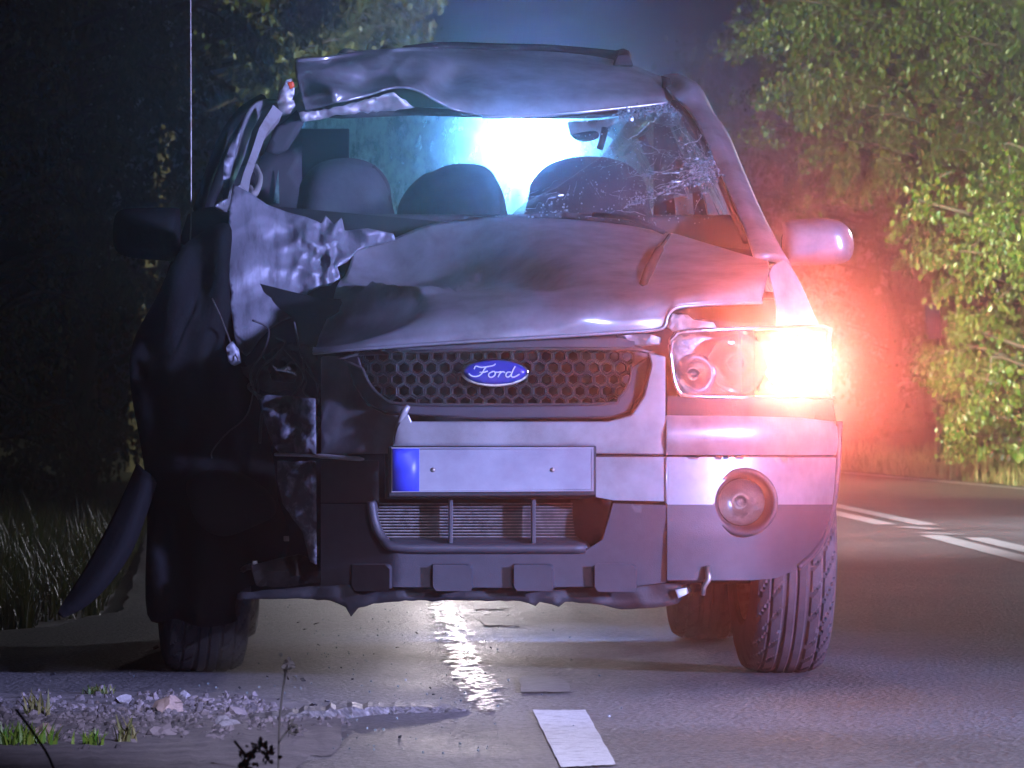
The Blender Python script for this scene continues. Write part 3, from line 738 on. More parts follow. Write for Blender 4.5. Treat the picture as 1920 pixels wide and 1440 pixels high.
# --- left front fender: torn loose and crumpled against the windshield pillar
def crumple(amp, s1, s2, seed):
    def f(px, py):
        a = nz((px*s1, py*s1, seed), 1.0); b = abs(nz((px*s2, py*s2, seed+5), 1.0)); c = nz((px*s2*2.3, py*s2*2.3, seed+9), 1.0)
        return Vector((0, amp*(a+0.7*(0.35-b)+0.22*c), amp*0.2*c))
    return f
def ridged(px, py, sc, seed, octv=2):
    return noise.ridged_multi_fractal(Vector((px*sc, py*sc, seed)), 1.1, 2.3, octv, 1.0, 2.0)
def fender_fold(px, py):
    k = max(0.15, min(1.0, (px-470)/110))*(0.5 if py > 560 else 1.0)
    core = math.exp(-((px-608)/42)**2-((py-468)/60)**2)
    d = 0.030*nz((px*0.012, py*0.014, 4), 1.0)-0.034*k*(ridged(px, py, 0.016, 2.0)-1.0)-0.045*core*(ridged(px, py*0.6, 0.034, 5.0)-1.0)
    return Vector((0.01*core*nz((px*0.05, py*0.05, 8), 1), d, 0.006*core*nz((px*0.06, py*0.06, 1), 1)))
fender = panel('front_fender', [(437,345),(470,362),(500,383),(535,396),(575,407),(602,418),(612,404),(626,420),(640,408),(648,432),(690,428),(738,438),(742,450),(690,462),(672,468),(650,492),(634,500),(638,520),(620,536),(600,538),(575,552),(590,558),(578,580),(560,592),(530,602),(505,618),(485,640),(470,662),(462,668),(446,656),(440,632),(436,600),(431,572),(434,552),(428,520),(426,480),(428,440),(430,390)],
      lambda x, y: 0.86+(x-430)/725*0.10-(y-345)/725*0.55, M['torn_paint'], car, 0.003, 5.5, bevel=0, jitter=0.2, fn=fender_fold)
panel('torn_flap', [(424,650),(436,640),(448,655),(452,680),(440,686),(428,680)], 0.42, M['torn_paint'], fender, 0.004, 6, bevel=0, fn=crumple(0.02, 0.05, 0.09, 2))
panel('torn_edge', [(420,300),(437,262),(452,240),(446,270),(432,330),(428,372),(416,392)], 1.25, M['torn_paint'], fender, 0.006, 8, bevel=0, fn=crumple(0.02, 0.05, 0.09, 7))

# --- grille
gin = [(672,664),(1188,654),(1186,690),(1178,722),(1160,746),(1132,757),(900,759),(752,757),(718,746),(694,722),(680,692)]
gout = [(646,668),(1214,658),(1218,682),(1204,738),(1182,772),(1140,784),(900,786),(772,778),(722,772),(690,757),(664,722)]
dG = lambda x, y: dF(x, y)+0.035
frame = panel('grille', gout, lambda x, y: dF(x, y)+0.012, M['plastic'], car, 0.03, 14, holes=[gin], bevel=0.006)
panel('grille_backing', gin, lambda x, y: dG(x, y)+0.07, M['bay_black'], frame, 0.01, 30, bevel=0)
hv = []; hf = []
hp_, vp_ = 25.4, 21.8
ring_in = [Vector((p[0], p[1])) for p in gin]
row = 0; y = 668
while y < 760:
    x = 668+(hp_/2 if row % 2 else 0)
    while x < 1196:
        if inside((x, y), ring_in) or edge_dist((x, y), ring_in) < 7:
            s = len(hv); ro = hp_/math.sqrt(3)*1.0
            for (rr, dd) in ((ro, 0.0), (ro*0.86, -0.004), (ro*0.70, 0.004), (ro*0.62, 0.03)):
                for k in range(6):
                    a = math.pi/6+k*math.pi/3; qx = x+rr*math.cos(a); qy = y+rr*math.sin(a)*0.98
                    qx = max(664, min(1196, qx)); hv.append(W(qx, qy, dG(qx, qy)+dd))
            for b in range(3):
                for k in range(6): hf.append((s+b*6+k, s+b*6+(k+1) % 6, s+(b+1)*6+(k+1) % 6, s+(b+1)*6+k))
        x += hp_
    y += vp_; row += 1
hc = from_mesh('honeycomb', hv, hf, M['grille'], frame, smooth=False)
inr = curve_pts([(p[0], p[1], 0) for p in gin], 3, True)
tube('rim', [W(p.x, p.y, dF(p.x, p.y)+0.008) for p in inr]+[W(inr[0].x, inr[0].y, dF(inr[0].x, inr[0].y)+0.008)], 0.0045, M['grille'], frame, 6)
panel('upper_rail', [(655,652),(1158,634),(1190,640),(1190,656),(660,668)], lambda x, y: dF(x, y)+0.045, M['plastic'], frame, 0.02, 20)
# emblem with its script
def ell(cx, cy, rx, ry, n=40): return [(cx+rx*math.cos(2*math.pi*k/n), cy+ry*math.sin(2*math.pi*k/n)) for k in range(n)]
em = panel('emblem', ell(928, 699, 64, 27), 0.008, M['chrome'], car, 0.02, 8, bevel=0.004)
pillow('badge', ell(928, 698, 59, 22.5), 0.006, 0.006, M['blue_enamel'], em, 0.01, 6, 30, so=False)
SX = lambda x, y: W(928+(x-928)*1.12, 698+(y-697)*1.15, -0.0012)
st = [[(884,699),(889,703),(897,704),(905,700),(910,692),(914,688)], [(893,692),(896,687),(904,689),(914,688),(925,686),(929,683)], [(902,697),(909,697),(916,695)],
      [(924,696),(918,699),(918,704),(923,705),(928,701),(927,696),(922,696)], [(928,697),(934,697),(938,696),(935,701),(933,705)], [(936,699),(941,696),(945,698)],
      [(955,697),(949,697),(946,702),(949,705),(954,702),(959,692),(962,687)], [(958,694),(955,702),(958,705),(964,703),(969,700)]]
joined('lettering', [tube_data(curve_pts([SX(x, y) for x, y in s], 4), 0.0018, 6) for s in st], M['plate_white'], em)

# --- bumper
bump = panel('front_bumper', [(766,776),(772,790),(1140,790),(1184,778),(1208,742),(1222,684),(1216,662),(1248,668),(1248,853),(1116,851),(1116,838),(738,838),(736,850),(732,846),(744,802),(756,780)], lambda x, y: dF(x, y)-0.004-max(0, 850-y)/725*0.12, M['paint'], car, 0.02, 14, bevel=0.004)
panel('corner_cover', [(1250,778),(1268,779),(1400,780),(1500,783),(1560,790),(1570,800),(1572,830),(1570,853),(1250,853)], lambda x, y: dF(x, y)-0.006-0.02*math.sin(max(0, min(1, (y-778)/75))*math.pi), M['paint'], bump, 0.02, 10, bevel=0.005)
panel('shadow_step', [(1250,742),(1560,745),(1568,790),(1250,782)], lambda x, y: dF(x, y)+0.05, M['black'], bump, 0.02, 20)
panel('lower_band', [(1116,857),(1247,857),(1247,940),(1150,938),(1118,932)], lambda x, y: dF(x, y)-0.016, M['paint'], bump, 0.02, 14)
fogc = (1394, 942)
panel('corner_panel', [(1251,857),(1568,858),(1564,920),(1557,970),(1545,1008),(1526,1040),(1498,1066),(1455,1084),(1410,1088),(1251,1088)], lambda x, y: dF(x, y)-0.016+max(0, y-1000)/725*0.12, [M['paint'], M['plastic']], bump, 0.02, 12,
      holes=[ell(fogc[0], fogc[1], 54, 54, 32)], lines=[[(1251,946),(1336,946)],[(1452,946),(1560,946)]], bevel=0.004, pick=lambda x, y: 1 if y > 946 else 0)
tube('edge_trim', [W(x, y, dF(x, y)-0.012) for x, y in ((1574,790),(1571,860),(1566,920),(1558,968),(1545,1006),(1525,1038),(1497,1064))], 0.009, M['plastic'], bump, 8, n=5)
tube('seam', [W(1249, y, dF(1249, y)-0.008) for y in (780, 815, 853)], 0.0035, M['paint'], bump, 6)
tube('seam', [W(1249, y, dF(1249, y)-0.018) for y in (858, 900, 944)], 0.0035, M['paint'], bump, 6)
panel('groove', [(1100,848),(1572,850),(1572,862),(1100,862)], lambda x, y: dF(x, y)+0.012, M['bay_black'], bump, 0.01, 20, bevel=0)
lower = panel('lower_cladding', [(602,945),(694,946),(704,985),(720,1014),(748,1031),(1100,1031),(1130,1012),(1142,972),(1150,944),(1249,947),(1249,1092),(1200,1098),(980,1102),(602,1100)], dLow, M['plastic'], car, 0.03, 14, bevel=0.005)
tube('intake_lip', [W(x, y, dLow(x, y)-0.006) for x, y in ((696,940),(703,980),(719,1011),(748,1026),(900,1028),(1098,1028))], 0.013, M['plastic'], lower, 10, n=6)
for x0, x1 in ((655, 736), (808, 889), (960, 1041), (1113, 1195)):
    P = [(x0,1056,0),(x1-6,1056,0),(x1,1062,0),(x1,1104,0),(x0+4,1104,0),(x0,1098,0)]
    V = [W(x, y, dLow(x, y)+0.004) for x, y, _ in P]; V += [W(x+(8 if x < (x0+x1)/2 else -9), y+(7 if y < 1080 else 0), dLow(x, y)-0.028) for x, y, _ in P]
    F = [tuple(range(6, 12))[::-1]]+[(i, (i+1) % 6, (i+1) % 6+6, i+6) for i in range(6)]
    o = from_mesh('pad', V, F, M['plastic'], lower); mods(o, bevel=0.008, seg=3)
val = panel('undertray', [(445,1112),(602,1098),(1249,1090),(1292,1098),(1296,1108),(1272,1132),(1240,1139),(1200,1141),(1165,1143),(1130,1134),(1060,1129),(1048,1138),(1034,1133),(1012,1128),(1004,1137),(990,1131),(975,1127),(850,1126),(760,1126),(700,1133),(672,1140),(658,1156),(648,1138),(620,1127),(560,1122),(445,1124)], lambda x, y: 0.06+crush(x)*0.5, M['black'], lower, 0.01, 12, bevel=0, fn=crumple(0.015, 0.02, 0.05, 1))
panel('torn_tab', [(1266,1106),(1288,1102),(1292,1112),(1272,1122)], 0.05, M['plate_white'], lower, 0.004, 8, bevel=0)
# lower intake: radiator fins and bars
rad = panel('radiator', [(690,935),(1150,935),(1145,1024),(700,1024)], 0.12, M['bay_black'], car, 0.02, 40, bevel=0)
fins = []
for k in range(13):
    y = 944+k*5.6
    fins.append(box_data(W(700, y+2.0, 0.105), W(1110, y-1.0, 0.118)))
joined('fins', fins, M['radiator'], rad, smooth=False)
for x in (845, 1000): box('intake_bar', W(x-3, 1024, 0.03), W(x+3, 935, 0.075), M['plastic'], rad, 0.002)
panel('intake_floor', [(722,1008),(1095,1008),(1110,1028),(735,1028)], lambda x, y: 0.10-(y-1008)/20*0.09, M['plastic'], rad, 0.006, 14, bevel=0)
panel('intake_wall', [(1070,938),(1146,932),(1142,972),(1128,1010),(1100,1026),(1078,1000)], lambda x, y: 0.11-(x-1070)/76*0.10, M['black'], rad, 0.008, 12, bevel=0)
# licence plate
pl = panel('licence_plate', [(734,839),(1113,838),(1113,921),(734,923)], -0.030, M['plate_face'], car, 0.006, 30, bevel=0.002)
panel('country_band', [(736,841),(786,841),(786,921),(736,921)], -0.0325, M['plate_blue'], pl, 0.002, 30, bevel=0)
for x in (812, 1036): lathe('screw', [(0.0062, 0.003), (0.0058, -0.001), (0.003, -0.0022), (0.0004, -0.0024)], W(x, 881, -0.031), 'Y', M['steel'], pl, 14)
eb = [W(x, y, -0.0308) for x, y in ((737,842),(1110,841),(1110,918),(737,920),(737,842))]
tube('rim', eb, 0.0013, M['plate_face'], pl, 5)
panel('plate_holder', [(728,836),(1118,836),(1118,930),(728,932)], -0.020, M['black'], pl, 0.03, 30)
panel('centre_beam', [(722,838),(1118,838),(1118,934),(722,936)], 0.03, M['black'], bump, 0.03, 30)
# crushed left side of the bumper
panel('broken_cover', [(602,668),(648,668),(664,722),(690,760),(722,776),(752,780),(744,800),(731,850),(602,853)], lambda x, y: dTop(x, y)+0.005, M['paint'], bump, 0.015, 12, fn=crumple(0.010, 0.012, 0.03, 3))
panel('broken_band', [(602,863),(710,863),(711,942),(602,943)], lambda x, y: dF(x, y)-0.005, M['plastic'], bump, 0.02, 14, fn=crumple(0.008, 0.012, 0.03, 8))
tube('split_edge', [W(x, y, dF(x, y)-0.02) for x, y in ((516,852),(560,853),(600,855),(640,858),(682,861))], [0.0045]*8+[0.006]*8+[0.003], M['primer'], bump, 6, n=4)
tube('split_tip', [W(766,761,-0.015), W(758,772,-0.01), W(750,790,0.0), W(743,803,0.005)], [0.006,0.010,0.009,0.004], M['primer'], bump, 6)
panel('bumper_corner', [(488,744),(500,740),(560,742),(592,747),(593,850),(524,850),(508,826),(496,790)], lambda x, y: dF(x, y)-0.02, M['scraped'], bump, 0.02, 9, fn=crumple(0.035, 0.02, 0.04, 11), bevel=0)
panel('bumper_corner', [(520,864),(593,864),(594,1058),(582,1056),(568,1000),(548,972),(530,944),(520,900)], lambda x, y: dF(x, y)-0.01, M['scraped'], bump, 0.02, 9, fn=crumple(0.030, 0.02, 0.04, 14), bevel=0)

# --- headlamp with the lit turn signal
dH = lambda x, y: dF(x, y)+0.045
lamp = panel('headlamp', [(1254,644),(1272,622),(1300,617),(1548,612),(1560,640),(1560,742),(1545,752),(1296,750),(1270,741),(1258,700)], lambda x, y: dH(x, y)+0.115, M['reflector'], car, 0.02, 20, bevel=0)
lens_o = [(1256,646),(1266,630),(1282,622),(1400,616),(1546,614),(1553,640),(1552,734),(1542,746),(1300,743),(1276,736),(1264,712)]
hl = curve_pts([(p[0], p[1], 0) for p in lens_o], 3, True)
tube('housing_rim', [W(p.x, p.y, dH(p.x, p.y)+0.004) for p in hl]+[W(hl[0].x, hl[0].y, dH(hl[0].x, hl[0].y)+0.004)], 0.006, M['reflector'], lamp, 8)
sv = []; sf = []
for i, p in enumerate(hl): sv += [W(p.x, p.y, dH(p.x, p.y)), W(p.x, p.y, dH(p.x, p.y)+0.12)]
for i in range(len(hl)): j = (i+1) % len(hl); sf.append((2*i, 2*j, 2*j+1, 2*i+1))
from_mesh('housing', sv, sf, M['reflector'], lamp)
pillow('lens', lens_o, 0.0, 0.012, M['lens'], lamp, 0.001, 14, 14, so=False, fn=lambda x, y: dH(x, y))
def bowl(name, cx, cy, r, Y, depth, parent):
    s = PXS(Y); rr = r/s
    return lathe(name, [(rr*1.04, 0.0), (rr, 0.002), (rr*0.8, depth*0.45), (rr*0.5, depth*0.8), (rr*0.2, depth), (rr*0.12, depth*0.55), (0.0005, depth*0.5)], W(cx, cy, Y), 'Y', M['chrome'], parent, 40)
bowl('main_reflector', 1303, 702, 38, dH(1303, 700)+0.02, 0.06, lamp)
bowl('high_beam_reflector', 1384, 682, 54, dH(1384, 700)+0.03, 0.07, lamp)
panel('divider', [(1384,620),(1392,620),(1392,742),(1384,742)], dH(1388, 700)+0.015, M['chrome'], lamp, 0.05, 20)
panel('signal_backing', [(1420,620),(1548,618),(1552,736),(1420,742)], lambda x, y: dH(x, y)+0.060, M['amber'], lamp, 0.01, 16, bevel=0)
panel('turn_signal', ell(1484, 681, 50, 50, 28), lambda x, y: dH(x, y)+0.022, M['signal'], lamp, 0.02, 16, bevel=0)
cw = [W(1416, y, dH(1416, y)+d_) for y, d_ in ((618, 0.004), (743, 0.004), (743, 0.116), (618, 0.116))]
mods(from_mesh('signal_baffle', cw, [(0, 1, 2, 3)], M['black'], lamp), solid=0.004)  # baffle added to keep the signal's light off the inner reflectors
sb = W(1486, 682, dH(1486, 682)-0.02)
bl = spot('turn_signal_beam', sb, (0.2, -16.0, 0.75), 340, (1.0, 0.16, 0.11), 3.2, 0.8, 0.05)
# cavity and bent brackets above the lamp
panel('bracket', [(1156,628),(1200,622),(1240,632),(1238,646),(1204,650),(1158,642)], 0.075, M['paint'], car, 0.012, 10, fn=crumple(0.02, 0.03, 0.06, 21))
panel('bracket', [(1248,612),(1262,588),(1290,590),(1300,600),(1338,604),(1345,616),(1290,620),(1262,622)], 0.16, M['primer'], car, 0.012, 8, fn=crumple(0.02, 0.03, 0.06, 23))
panel('bracket', [(1300,596),(1400,606),(1440,604),(1440,618),(1330,616)], 0.22, M['black'], car, 0.012, 10)

# --- fog lamp
fy = dF(*fogc)-0.02; s_ = PXS(fy); fc = W(*fogc, fy)
fog = lathe('fog_lamp', [(66/s_, 0.012), (65/s_, -0.008), (60/s_, -0.017), (54/s_, -0.013), (49/s_, 0.0), (46/s_, 0.05), (45/s_, 0.075)], fc, 'Y', M['plastic'], car, 56)
lathe('fog_reflector', [(44/s_, 0.055), (36/s_, 0.08), (18/s_, 0.095), (7/s_, 0.10), (5/s_, 0.075), (0.0005, 0.07)], fc, 'Y', M['reflector'], fog, 40)
lathe('fog_lens', [(46/s_, 0.052), (40/s_, 0.040), (25/s_, 0.031), (0.0005, 0.028)], fc, 'Y', M['lens'], fog, 40)
# tow hook
tube('tow_hook', [W(1326, 1062, 0.02), W(1329, 1085, 0.01), W(1320, 1100, 0.015), W(1318, 1116, 0.02)], [0.008, 0.009, 0.007, 0.006], M['steel'], car, 8)

# --- right front fender, pillars, roof
panel('right_fender', [(1442,512),(1448,498),(1470,486),(1490,510),(1510,550),(1535,610),(1548,614),(1456,622),(1456,575)], lambda x, y: 0.42-(y-490)/725*0.3+(x-1442)/725*0.8, M['paint'], car, 0.02, 10)
aR = sheet('windshield_pillar', [[(1236,160,2.10),(1250,152,2.12),(1268,150,2.18),(1284,158,2.30)],[(1262,186,1.86),(1276,182,1.86),(1292,168,1.90),(1304,172,1.98)],
    [(1284,205,1.80),(1302,204,1.80),(1322,212,1.84),(1332,226,1.92)], [(1312,245,1.66),(1330,244,1.66),(1350,252,1.70),(1356,262,1.78)],
    [(1345,315,1.44),(1362,312,1.44),(1378,316,1.48),(1382,326,1.56)], [(1375,385,1.22),(1392,382,1.22),(1408,386,1.26),(1412,396,1.34)], [(1400,445,1.02),(1420,442,1.02),(1438,448,1.06),(1444,458,1.14)],
    [(1415,492,0.86),(1440,490,0.86),(1466,496,0.92),(1474,510,1.00)]], M['paint'], car, 5, 5, 0.02)
tube('glass_seal', [W(1262,192,1.83), W(1284,212,1.775), W(1308,250,1.64), W(1342,320,1.42), W(1372,392,1.20), W(1398,452,1.0)], 0.010, M['black'], aR, 6, n=4)
panel('pillar_clip', [(1416,452),(1434,451),(1436,457),(1418,459)], 0.98, M['chrome'], aR, 0.006, 6, bevel=0)
def roof_fold(px, py, q):
    d = 0.006*nz((px*0.01, py*0.02, 1), 1)
    k = max(0.0, min(1.0, (880-px)/120))
    a = Vector((0, -0.075*(ridged(px, py*1.4, 0.0080, 31.0, 2)-0.8)+0.03*nz((px*0.011, py*0.02, 4), 1), 0))*k
    d += 0.08*math.exp(-((px-845)/32)**2-((py-150)/26)**2)
    d += 0.07*math.exp(-((px-700)/70)**2-((py-150)/14)**2)-0.05*math.exp(-((px-640)/60)**2-((py-176)/16)**2)
    return Vector((0, d, 0))+a
roof = sheet('roof', [
 [(572,206,1.66),(620,196,1.62),(680,180,1.60),(740,163,1.62),(790,172,1.66),(850,205,1.70),(930,216,1.72),(1010,213,1.74),(1090,207,1.76),(1170,199,1.80),(1230,192,1.83),(1264,187,1.86)],
 [(564,180,1.68),(620,168,1.66),(680,158,1.66),(740,150,1.68),(790,156,1.70),(850,176,1.74),(930,185,1.76),(1010,184,1.78),(1090,181,1.80),(1170,178,1.84),(1230,176,1.87),(1276,177,1.89)],
 [(556,150,1.76),(620,140,1.76),(680,132,1.78),(740,128,1.80),(790,128,1.82),(850,138,1.88),(930,142,1.92),(1010,142,1.94),(1090,144,1.96),(1170,149,1.98),(1235,158,1.98),(1284,170,1.97)],
 [(552,122,1.90),(620,114,1.92),(680,106,1.94),(740,100,1.98),(790,98,2.02),(850,102,2.10),(930,106,2.14),(1010,108,2.16),(1090,114,2.16),(1165,126,2.14),(1232,146,2.10),(1288,166,2.04)],
 [(560,112,2.2),(620,106,2.2),(680,98,2.25),(740,94,2.3),(790,92,2.35),(850,94,2.45),(930,96,2.5),(1010,98,2.5),(1090,104,2.5),(1165,118,2.45),(1230,142,2.35),(1286,168,2.2)],
 [(600,150,4.2),(640,148,4.2),(690,146,4.2),(740,145,4.2),(790,144,4.2),(850,144,4.2),(930,144,4.2),(1010,146,4.2),(1080,150,4.2),(1140,160,4.2),(1190,175,4.2),(1225,195,4.2)]], M['paint'], car, 9, 8, 0.006, roof_fold)
tube('header_trim', [W(x, y, Y) for x, y, Y in ((905,219,1.71),(1000,217,1.735),(1090,210,1.755),(1170,202,1.795),(1232,195,1.825),(1262,190,1.85))], 0.006, M['paint'], roof, 6, n=4)
panel('inner_header', [(578,218),(650,206),(770,200),(860,206),(940,212),(1030,212),(1100,206),(1190,198),(1258,190),(1262,204),(1180,214),(1110,222),(1000,222),(900,220),(780,216),(640,222)], 1.84, M['dark_trim'], roof, 0.02, 16, bevel=0)
panel('torn_header', [(560,212),(600,206),(660,194),(700,182),(738,172),(752,184),(778,200),(740,206),(690,210),(640,214),(600,224),(566,228)], 1.60, M['primer'], roof, 0.010, 8, bevel=0, fn=crumple(0.035, 0.022, 0.05, 33))
panel('roof_tear', [(1240,142),(1256,148),(1262,166),(1270,178),(1268,192),(1254,190),(1252,176),(1242,166)], lambda x, y: 1.86+(190-y)/45*0.14, M['bay_black'], roof, 0.006, 8, bevel=0, fn=crumple(0.03, 0.05, 0.09, 37))
# roof rack
rack = tube('roof_rail', [W(1168,116,2.16), W(1172,104,2.25), W(1160,104,2.6), W(1120,118,3.4), W(1105,140,4.0)], 0.018, M['black'], car, 8, n=5)
panel('rail_foot', [(1150,122),(1158,103),(1180,101),(1188,124)], 2.12, M['black'], rack, 0.16, 8)
tube('roof_rail', [W(640,108,2.3), W(650,100,2.5), W(680,110,3.2), W(700,132,4.0)], 0.016, M['black'], car, 8, n=5)
tube('cross_bar', [W(760,95,2.45), W(830,88,2.55), W(930,91,2.55), W(1020,93,2.55), W(1100,99,2.5), W(1170,106,2.35)], 0.016, M['black'], car, 8, n=5)
for x0, y0, x1, y1 in ((786,100,800,92),(815,98,821,90)): box('rack_clip', W(x0,y0,2.3), W(x1,y1,2.34), M['primer'], car, 0.002)
# left pillar, bent
aL = tube('windshield_pillar', [W(512,214,1.62), W(486,252,1.52), W(470,300,1.40), W(456,338,1.25), W(450,362,1.15)], [0.030,0.022,0.019,0.021,0.025], M['primer'], car, 5, smooth=False)
sheet('outer_skin', [[(516,186,1.72),(524,188,1.74),(530,192,1.80)], [(486,188,1.70),(494,194,1.72),(502,204,1.78)], [(462,208,1.64),(470,214,1.66),(480,226,1.72)], [(446,248,1.54),(452,252,1.56),(460,264,1.62)],
    [(434,300,1.42),(440,304,1.44),(448,310,1.50)], [(420,345,1.32),(426,349,1.34),(434,354,1.40)], [(400,388,1.22),(408,394,1.24),(418,398,1.30)]], M['paint'], aL, 4, 5, 0.012)
tube('door_seal', [W(520,194,1.76), W(494,200,1.74), W(474,222,1.68), W(458,262,1.58), W(446,308,1.46), W(434,350,1.36)], 0.006, M['plate_white'], aL, 6, n=4)
panel('joint_plate', [(526,168),(536,150),(546,148),(552,166),(554,196),(544,214),(530,216),(520,206)], 1.64, M['primer'], aL, 0.02, 8, bevel=0, fn=crumple(0.02, 0.04, 0.07, 41))
panel('clip', [(538,154),(550,152),(553,162),(544,168)], 1.60, M['red_plastic'], aL, 0.015, 6)
tube('spike', [W(522,186,1.66), W(526,160,1.66), W(528,146,1.67)], [0.005,0.004,0.001], M['steel'], aL, 6)
panel('pillar_lining', [(556,212),(574,222),(560,250),(540,280),(520,290),(496,284),(506,262),(520,236)], 1.75, M['dark_trim'], aL, 0.012, 12, bevel=0)
tube('trim_loop', [W(478,312,1.36), W(486,330,1.3), W(484,350,1.2), W(476,364,1.15), W(468,352,1.2)], 0.010, M['trim'], aL, 8, n=4)

# --- mirrors
mR = pillow('door_mirror', [(1472,414),(1520,410),(1562,411),(1588,424),(1600,452),(1598,478),(1582,493),(1540,497),(1490,498),(1470,496),(1466,470),(1468,430)], 1.16, 0.085, M['paint'], car, 0.10, 8, 34, pow_=2.4)
tube('stalk', [W(1478,480,1.19), W(1455,484,1.18), W(1440,482,1.17)], 0.022, M['plastic'], mR, 8)
pillow('mirror_glass', [(1478,420),(1585,425),(1592,455),(1588,485),(1478,490)], 1.262, 0.002, M['chrome'], mR, 0.004, 12, 20)
mL = pillow('door_mirror', [(214,412),(226,394),(262,390),(330,390),(338,400),(338,460),(332,488),(300,488),(250,484),(222,474),(212,452)], 1.26, 0.085, M['liner_shade_black'], car, 0.10, 8, 34, pow_=2.4)  # shade on the silver housing is put into its black colour
tube('stalk', [W(328,470,1.29), W(350,478,1.28), W(372,480,1.26)], 0.024, M['black'], mL, 8)

# --- cabin
cab = empty('cabin', (CX, 2.5, 0.3)); cab.parent = car; cab.matrix_parent_inverse = Matrix.Translation(-world_off(car))
def seat(px0, px1, top, Y, name='seat'):
    c = (px0+px1)/2; h = (px1-px0)/2
    s = pillow(name, [(c-h,480),(c-h*1.0,top+70),(c-h*0.90,top+38),(c-h*0.64,top+13),(c-h*0.25,top+1),(c+h*0.22,top),(c+h*0.62,top+12),(c+h*0.90,top+38),(c+h,top+75),(c+h,480)], Y, 0.10, M['seat'], car, 0.08, 10, 50)
    tube('piping', [W(x, y, Y-0.03) for x, y in ((c+h*0.96,460),(c+h*0.93,top+75),(c+h*0.84,top+40),(c+h*0.6,top+14))], 0.006, M['dark_trim'], s, 6, n=4)
    return s
seat(560, 734, 297, 2.15); seat(992, 1214, 294, 2.15)
pillow('rear_seat', [(742,480),(744,400),(760,360),(790,330),(810,322),(842,309),(880,307),(915,316),(938,350),(950,395),(952,480)], 2.9, 0.08, M['seat'], car, 0.08, 10, 50)
panel('load_screen', [(544,241),(655,241),(655,420),(544,420)], 3.75, M['dark_trim'], car, 0.02, 30)
box('dashboard', W(470,470,1.30), W(1400,416,1.95), M['dark_trim'], car, 0.02)
box('floor_pan', (CX-0.78, 0.9, 0.24), (CX+0.78, 4.3, 0.42), M['bay_black'], car, 0.02)
panel('headlining', [(590,150),(640,146),(900,148),(1200,150),(1215,146),(1190,132),(610,136)], 2.3, M['dark_trim'], car, 1.7, 40, bevel=0)
panel('left_inner_side', [(430,440),(470,330),(528,232),(556,206),(566,222),(566,470),(430,470)], lambda x, y: 2.6, M['dark_trim'], car, 0.02, 30, bevel=0, )
panel('left_side_glass', [(512,380),(522,318),(524,382)], 2.58, M['rear_glass'], car, 0.004, 12, bevel=0)
panel('right_inner_side', [(1226,210),(1262,196),(1300,230),(1345,330),(1390,440),(1400,480),(1226,480)], 2.55, M['dark_trim'], car, 0.02, 30, bevel=0)
panel('pillar_trim', [(1264,366),(1298,362),(1304,440),(1272,440)], 2.2, M['trim'], car, 0.02, 14)
panel('pillar_trim', [(1318,360),(1330,362),(1346,400),(1348,440),(1334,440),(1326,400)], 2.1, M['trim'], car, 0.02, 14)
# sun visor, inside mirror
panel('sun_visor', [(1064,228),(1156,222),(1140,246),(1110,258),(1070,254)], 1.90, M['trim'], car, 0.015, 14)
inn = pillow('inside_mirror', [(1074,252),(1116,246),(1122,258),(1100,266),(1080,262)], 1.86, 0.015, M['black'], car, 0.02, 6, 8)
tube('mount', [W(1124,280,1.85), W(1130,262,1.85), W(1134,240,1.86)], 0.010, M['black'], inn, 6)
# rear hatch and dirty glass, lit from behind
hatch = panel('tailgate', [(440,480),(470,330),(530,210),(580,150),(1210,150),(1250,210),(1290,330),(1310,480),(1310,900),(440,900)], 4.15, M['paint'], car, 0.06, 40, holes=[[(566,218),(600,206),(1190,200),(1222,222),(1250,440),(1230,452),(556,452),(545,430)]], bevel=0)
panel('rear_window', [(560,216),(600,202),(1192,198),(1226,220),(1254,442),(1230,456),(552,456),(540,430)], 4.19, M['rear_glass'], hatch, 0.004, 24, bevel=0)
tube('wiper', [W(728,268,4.23), W(752,280,4.23), W(780,300,4.23)], 0.006, M['steel'], hatch, 6)
# windshield: only the right hand part still hangs in its frame
def dW(x, y): return 0.98+(430-y)/235*0.84
shield = panel('windshield', [(960,402),(985,378),(1040,352),(1090,318),(1130,290),(1150,262),(1128,246),(1158,226),(1200,212),(1258,200),(1284,212),(1308,250),(1342,320),(1350,340),(1330,352),(1290,366),(1262,372),(1228,384),(1216,400),(1222,418),(1240,434),(1150,416),(1040,406)], dW, M['glass'], car, 0.005, 16, bevel=0, fn=crumple(0.012, 0.012, 0.03, 51))
ck = []
def crack(pts, r=0.0022, jag=4):
    r *= 0.75
    P = [(x+random.uniform(-jag, jag), y+random.uniform(-jag, jag)) for x, y in [tuple(v) for v in dens(pts, 9, False)]]
    ck.append(tube_data([W(x, y, dW(x, y)-0.012) for x, y in P], [r*random.uniform(0.4, 1.3) for _ in P], 4))
crack([(1186,262),(1240,280),(1300,312),(1345,312)]); crack([(1345,312),(1310,330),(1270,350),(1225,370),(1170,388)], 0.003)
crack([(1160,215),(1200,208),(1262,204)], 0.004, 6); crack([(1262,206),(1220,228),(1190,256),(1182,264)], 0.003, 6)
crack([(1320,250),(1328,280),(1346,312)], 0.003, 5); crack([(1272,276),(1290,268),(1318,258)]); crack([(1272,280),(1282,312)]); crack([(1225,370),(1218,392),(1236,430)], 0.002)
crack([(1100,405),(1150,398),(1210,402)], 0.0015); crack([(960,404),(1010,384),(1060,366)], 0.002, 5); crack([(1290,366),(1262,362),(1240,366)], 0.004, 2)
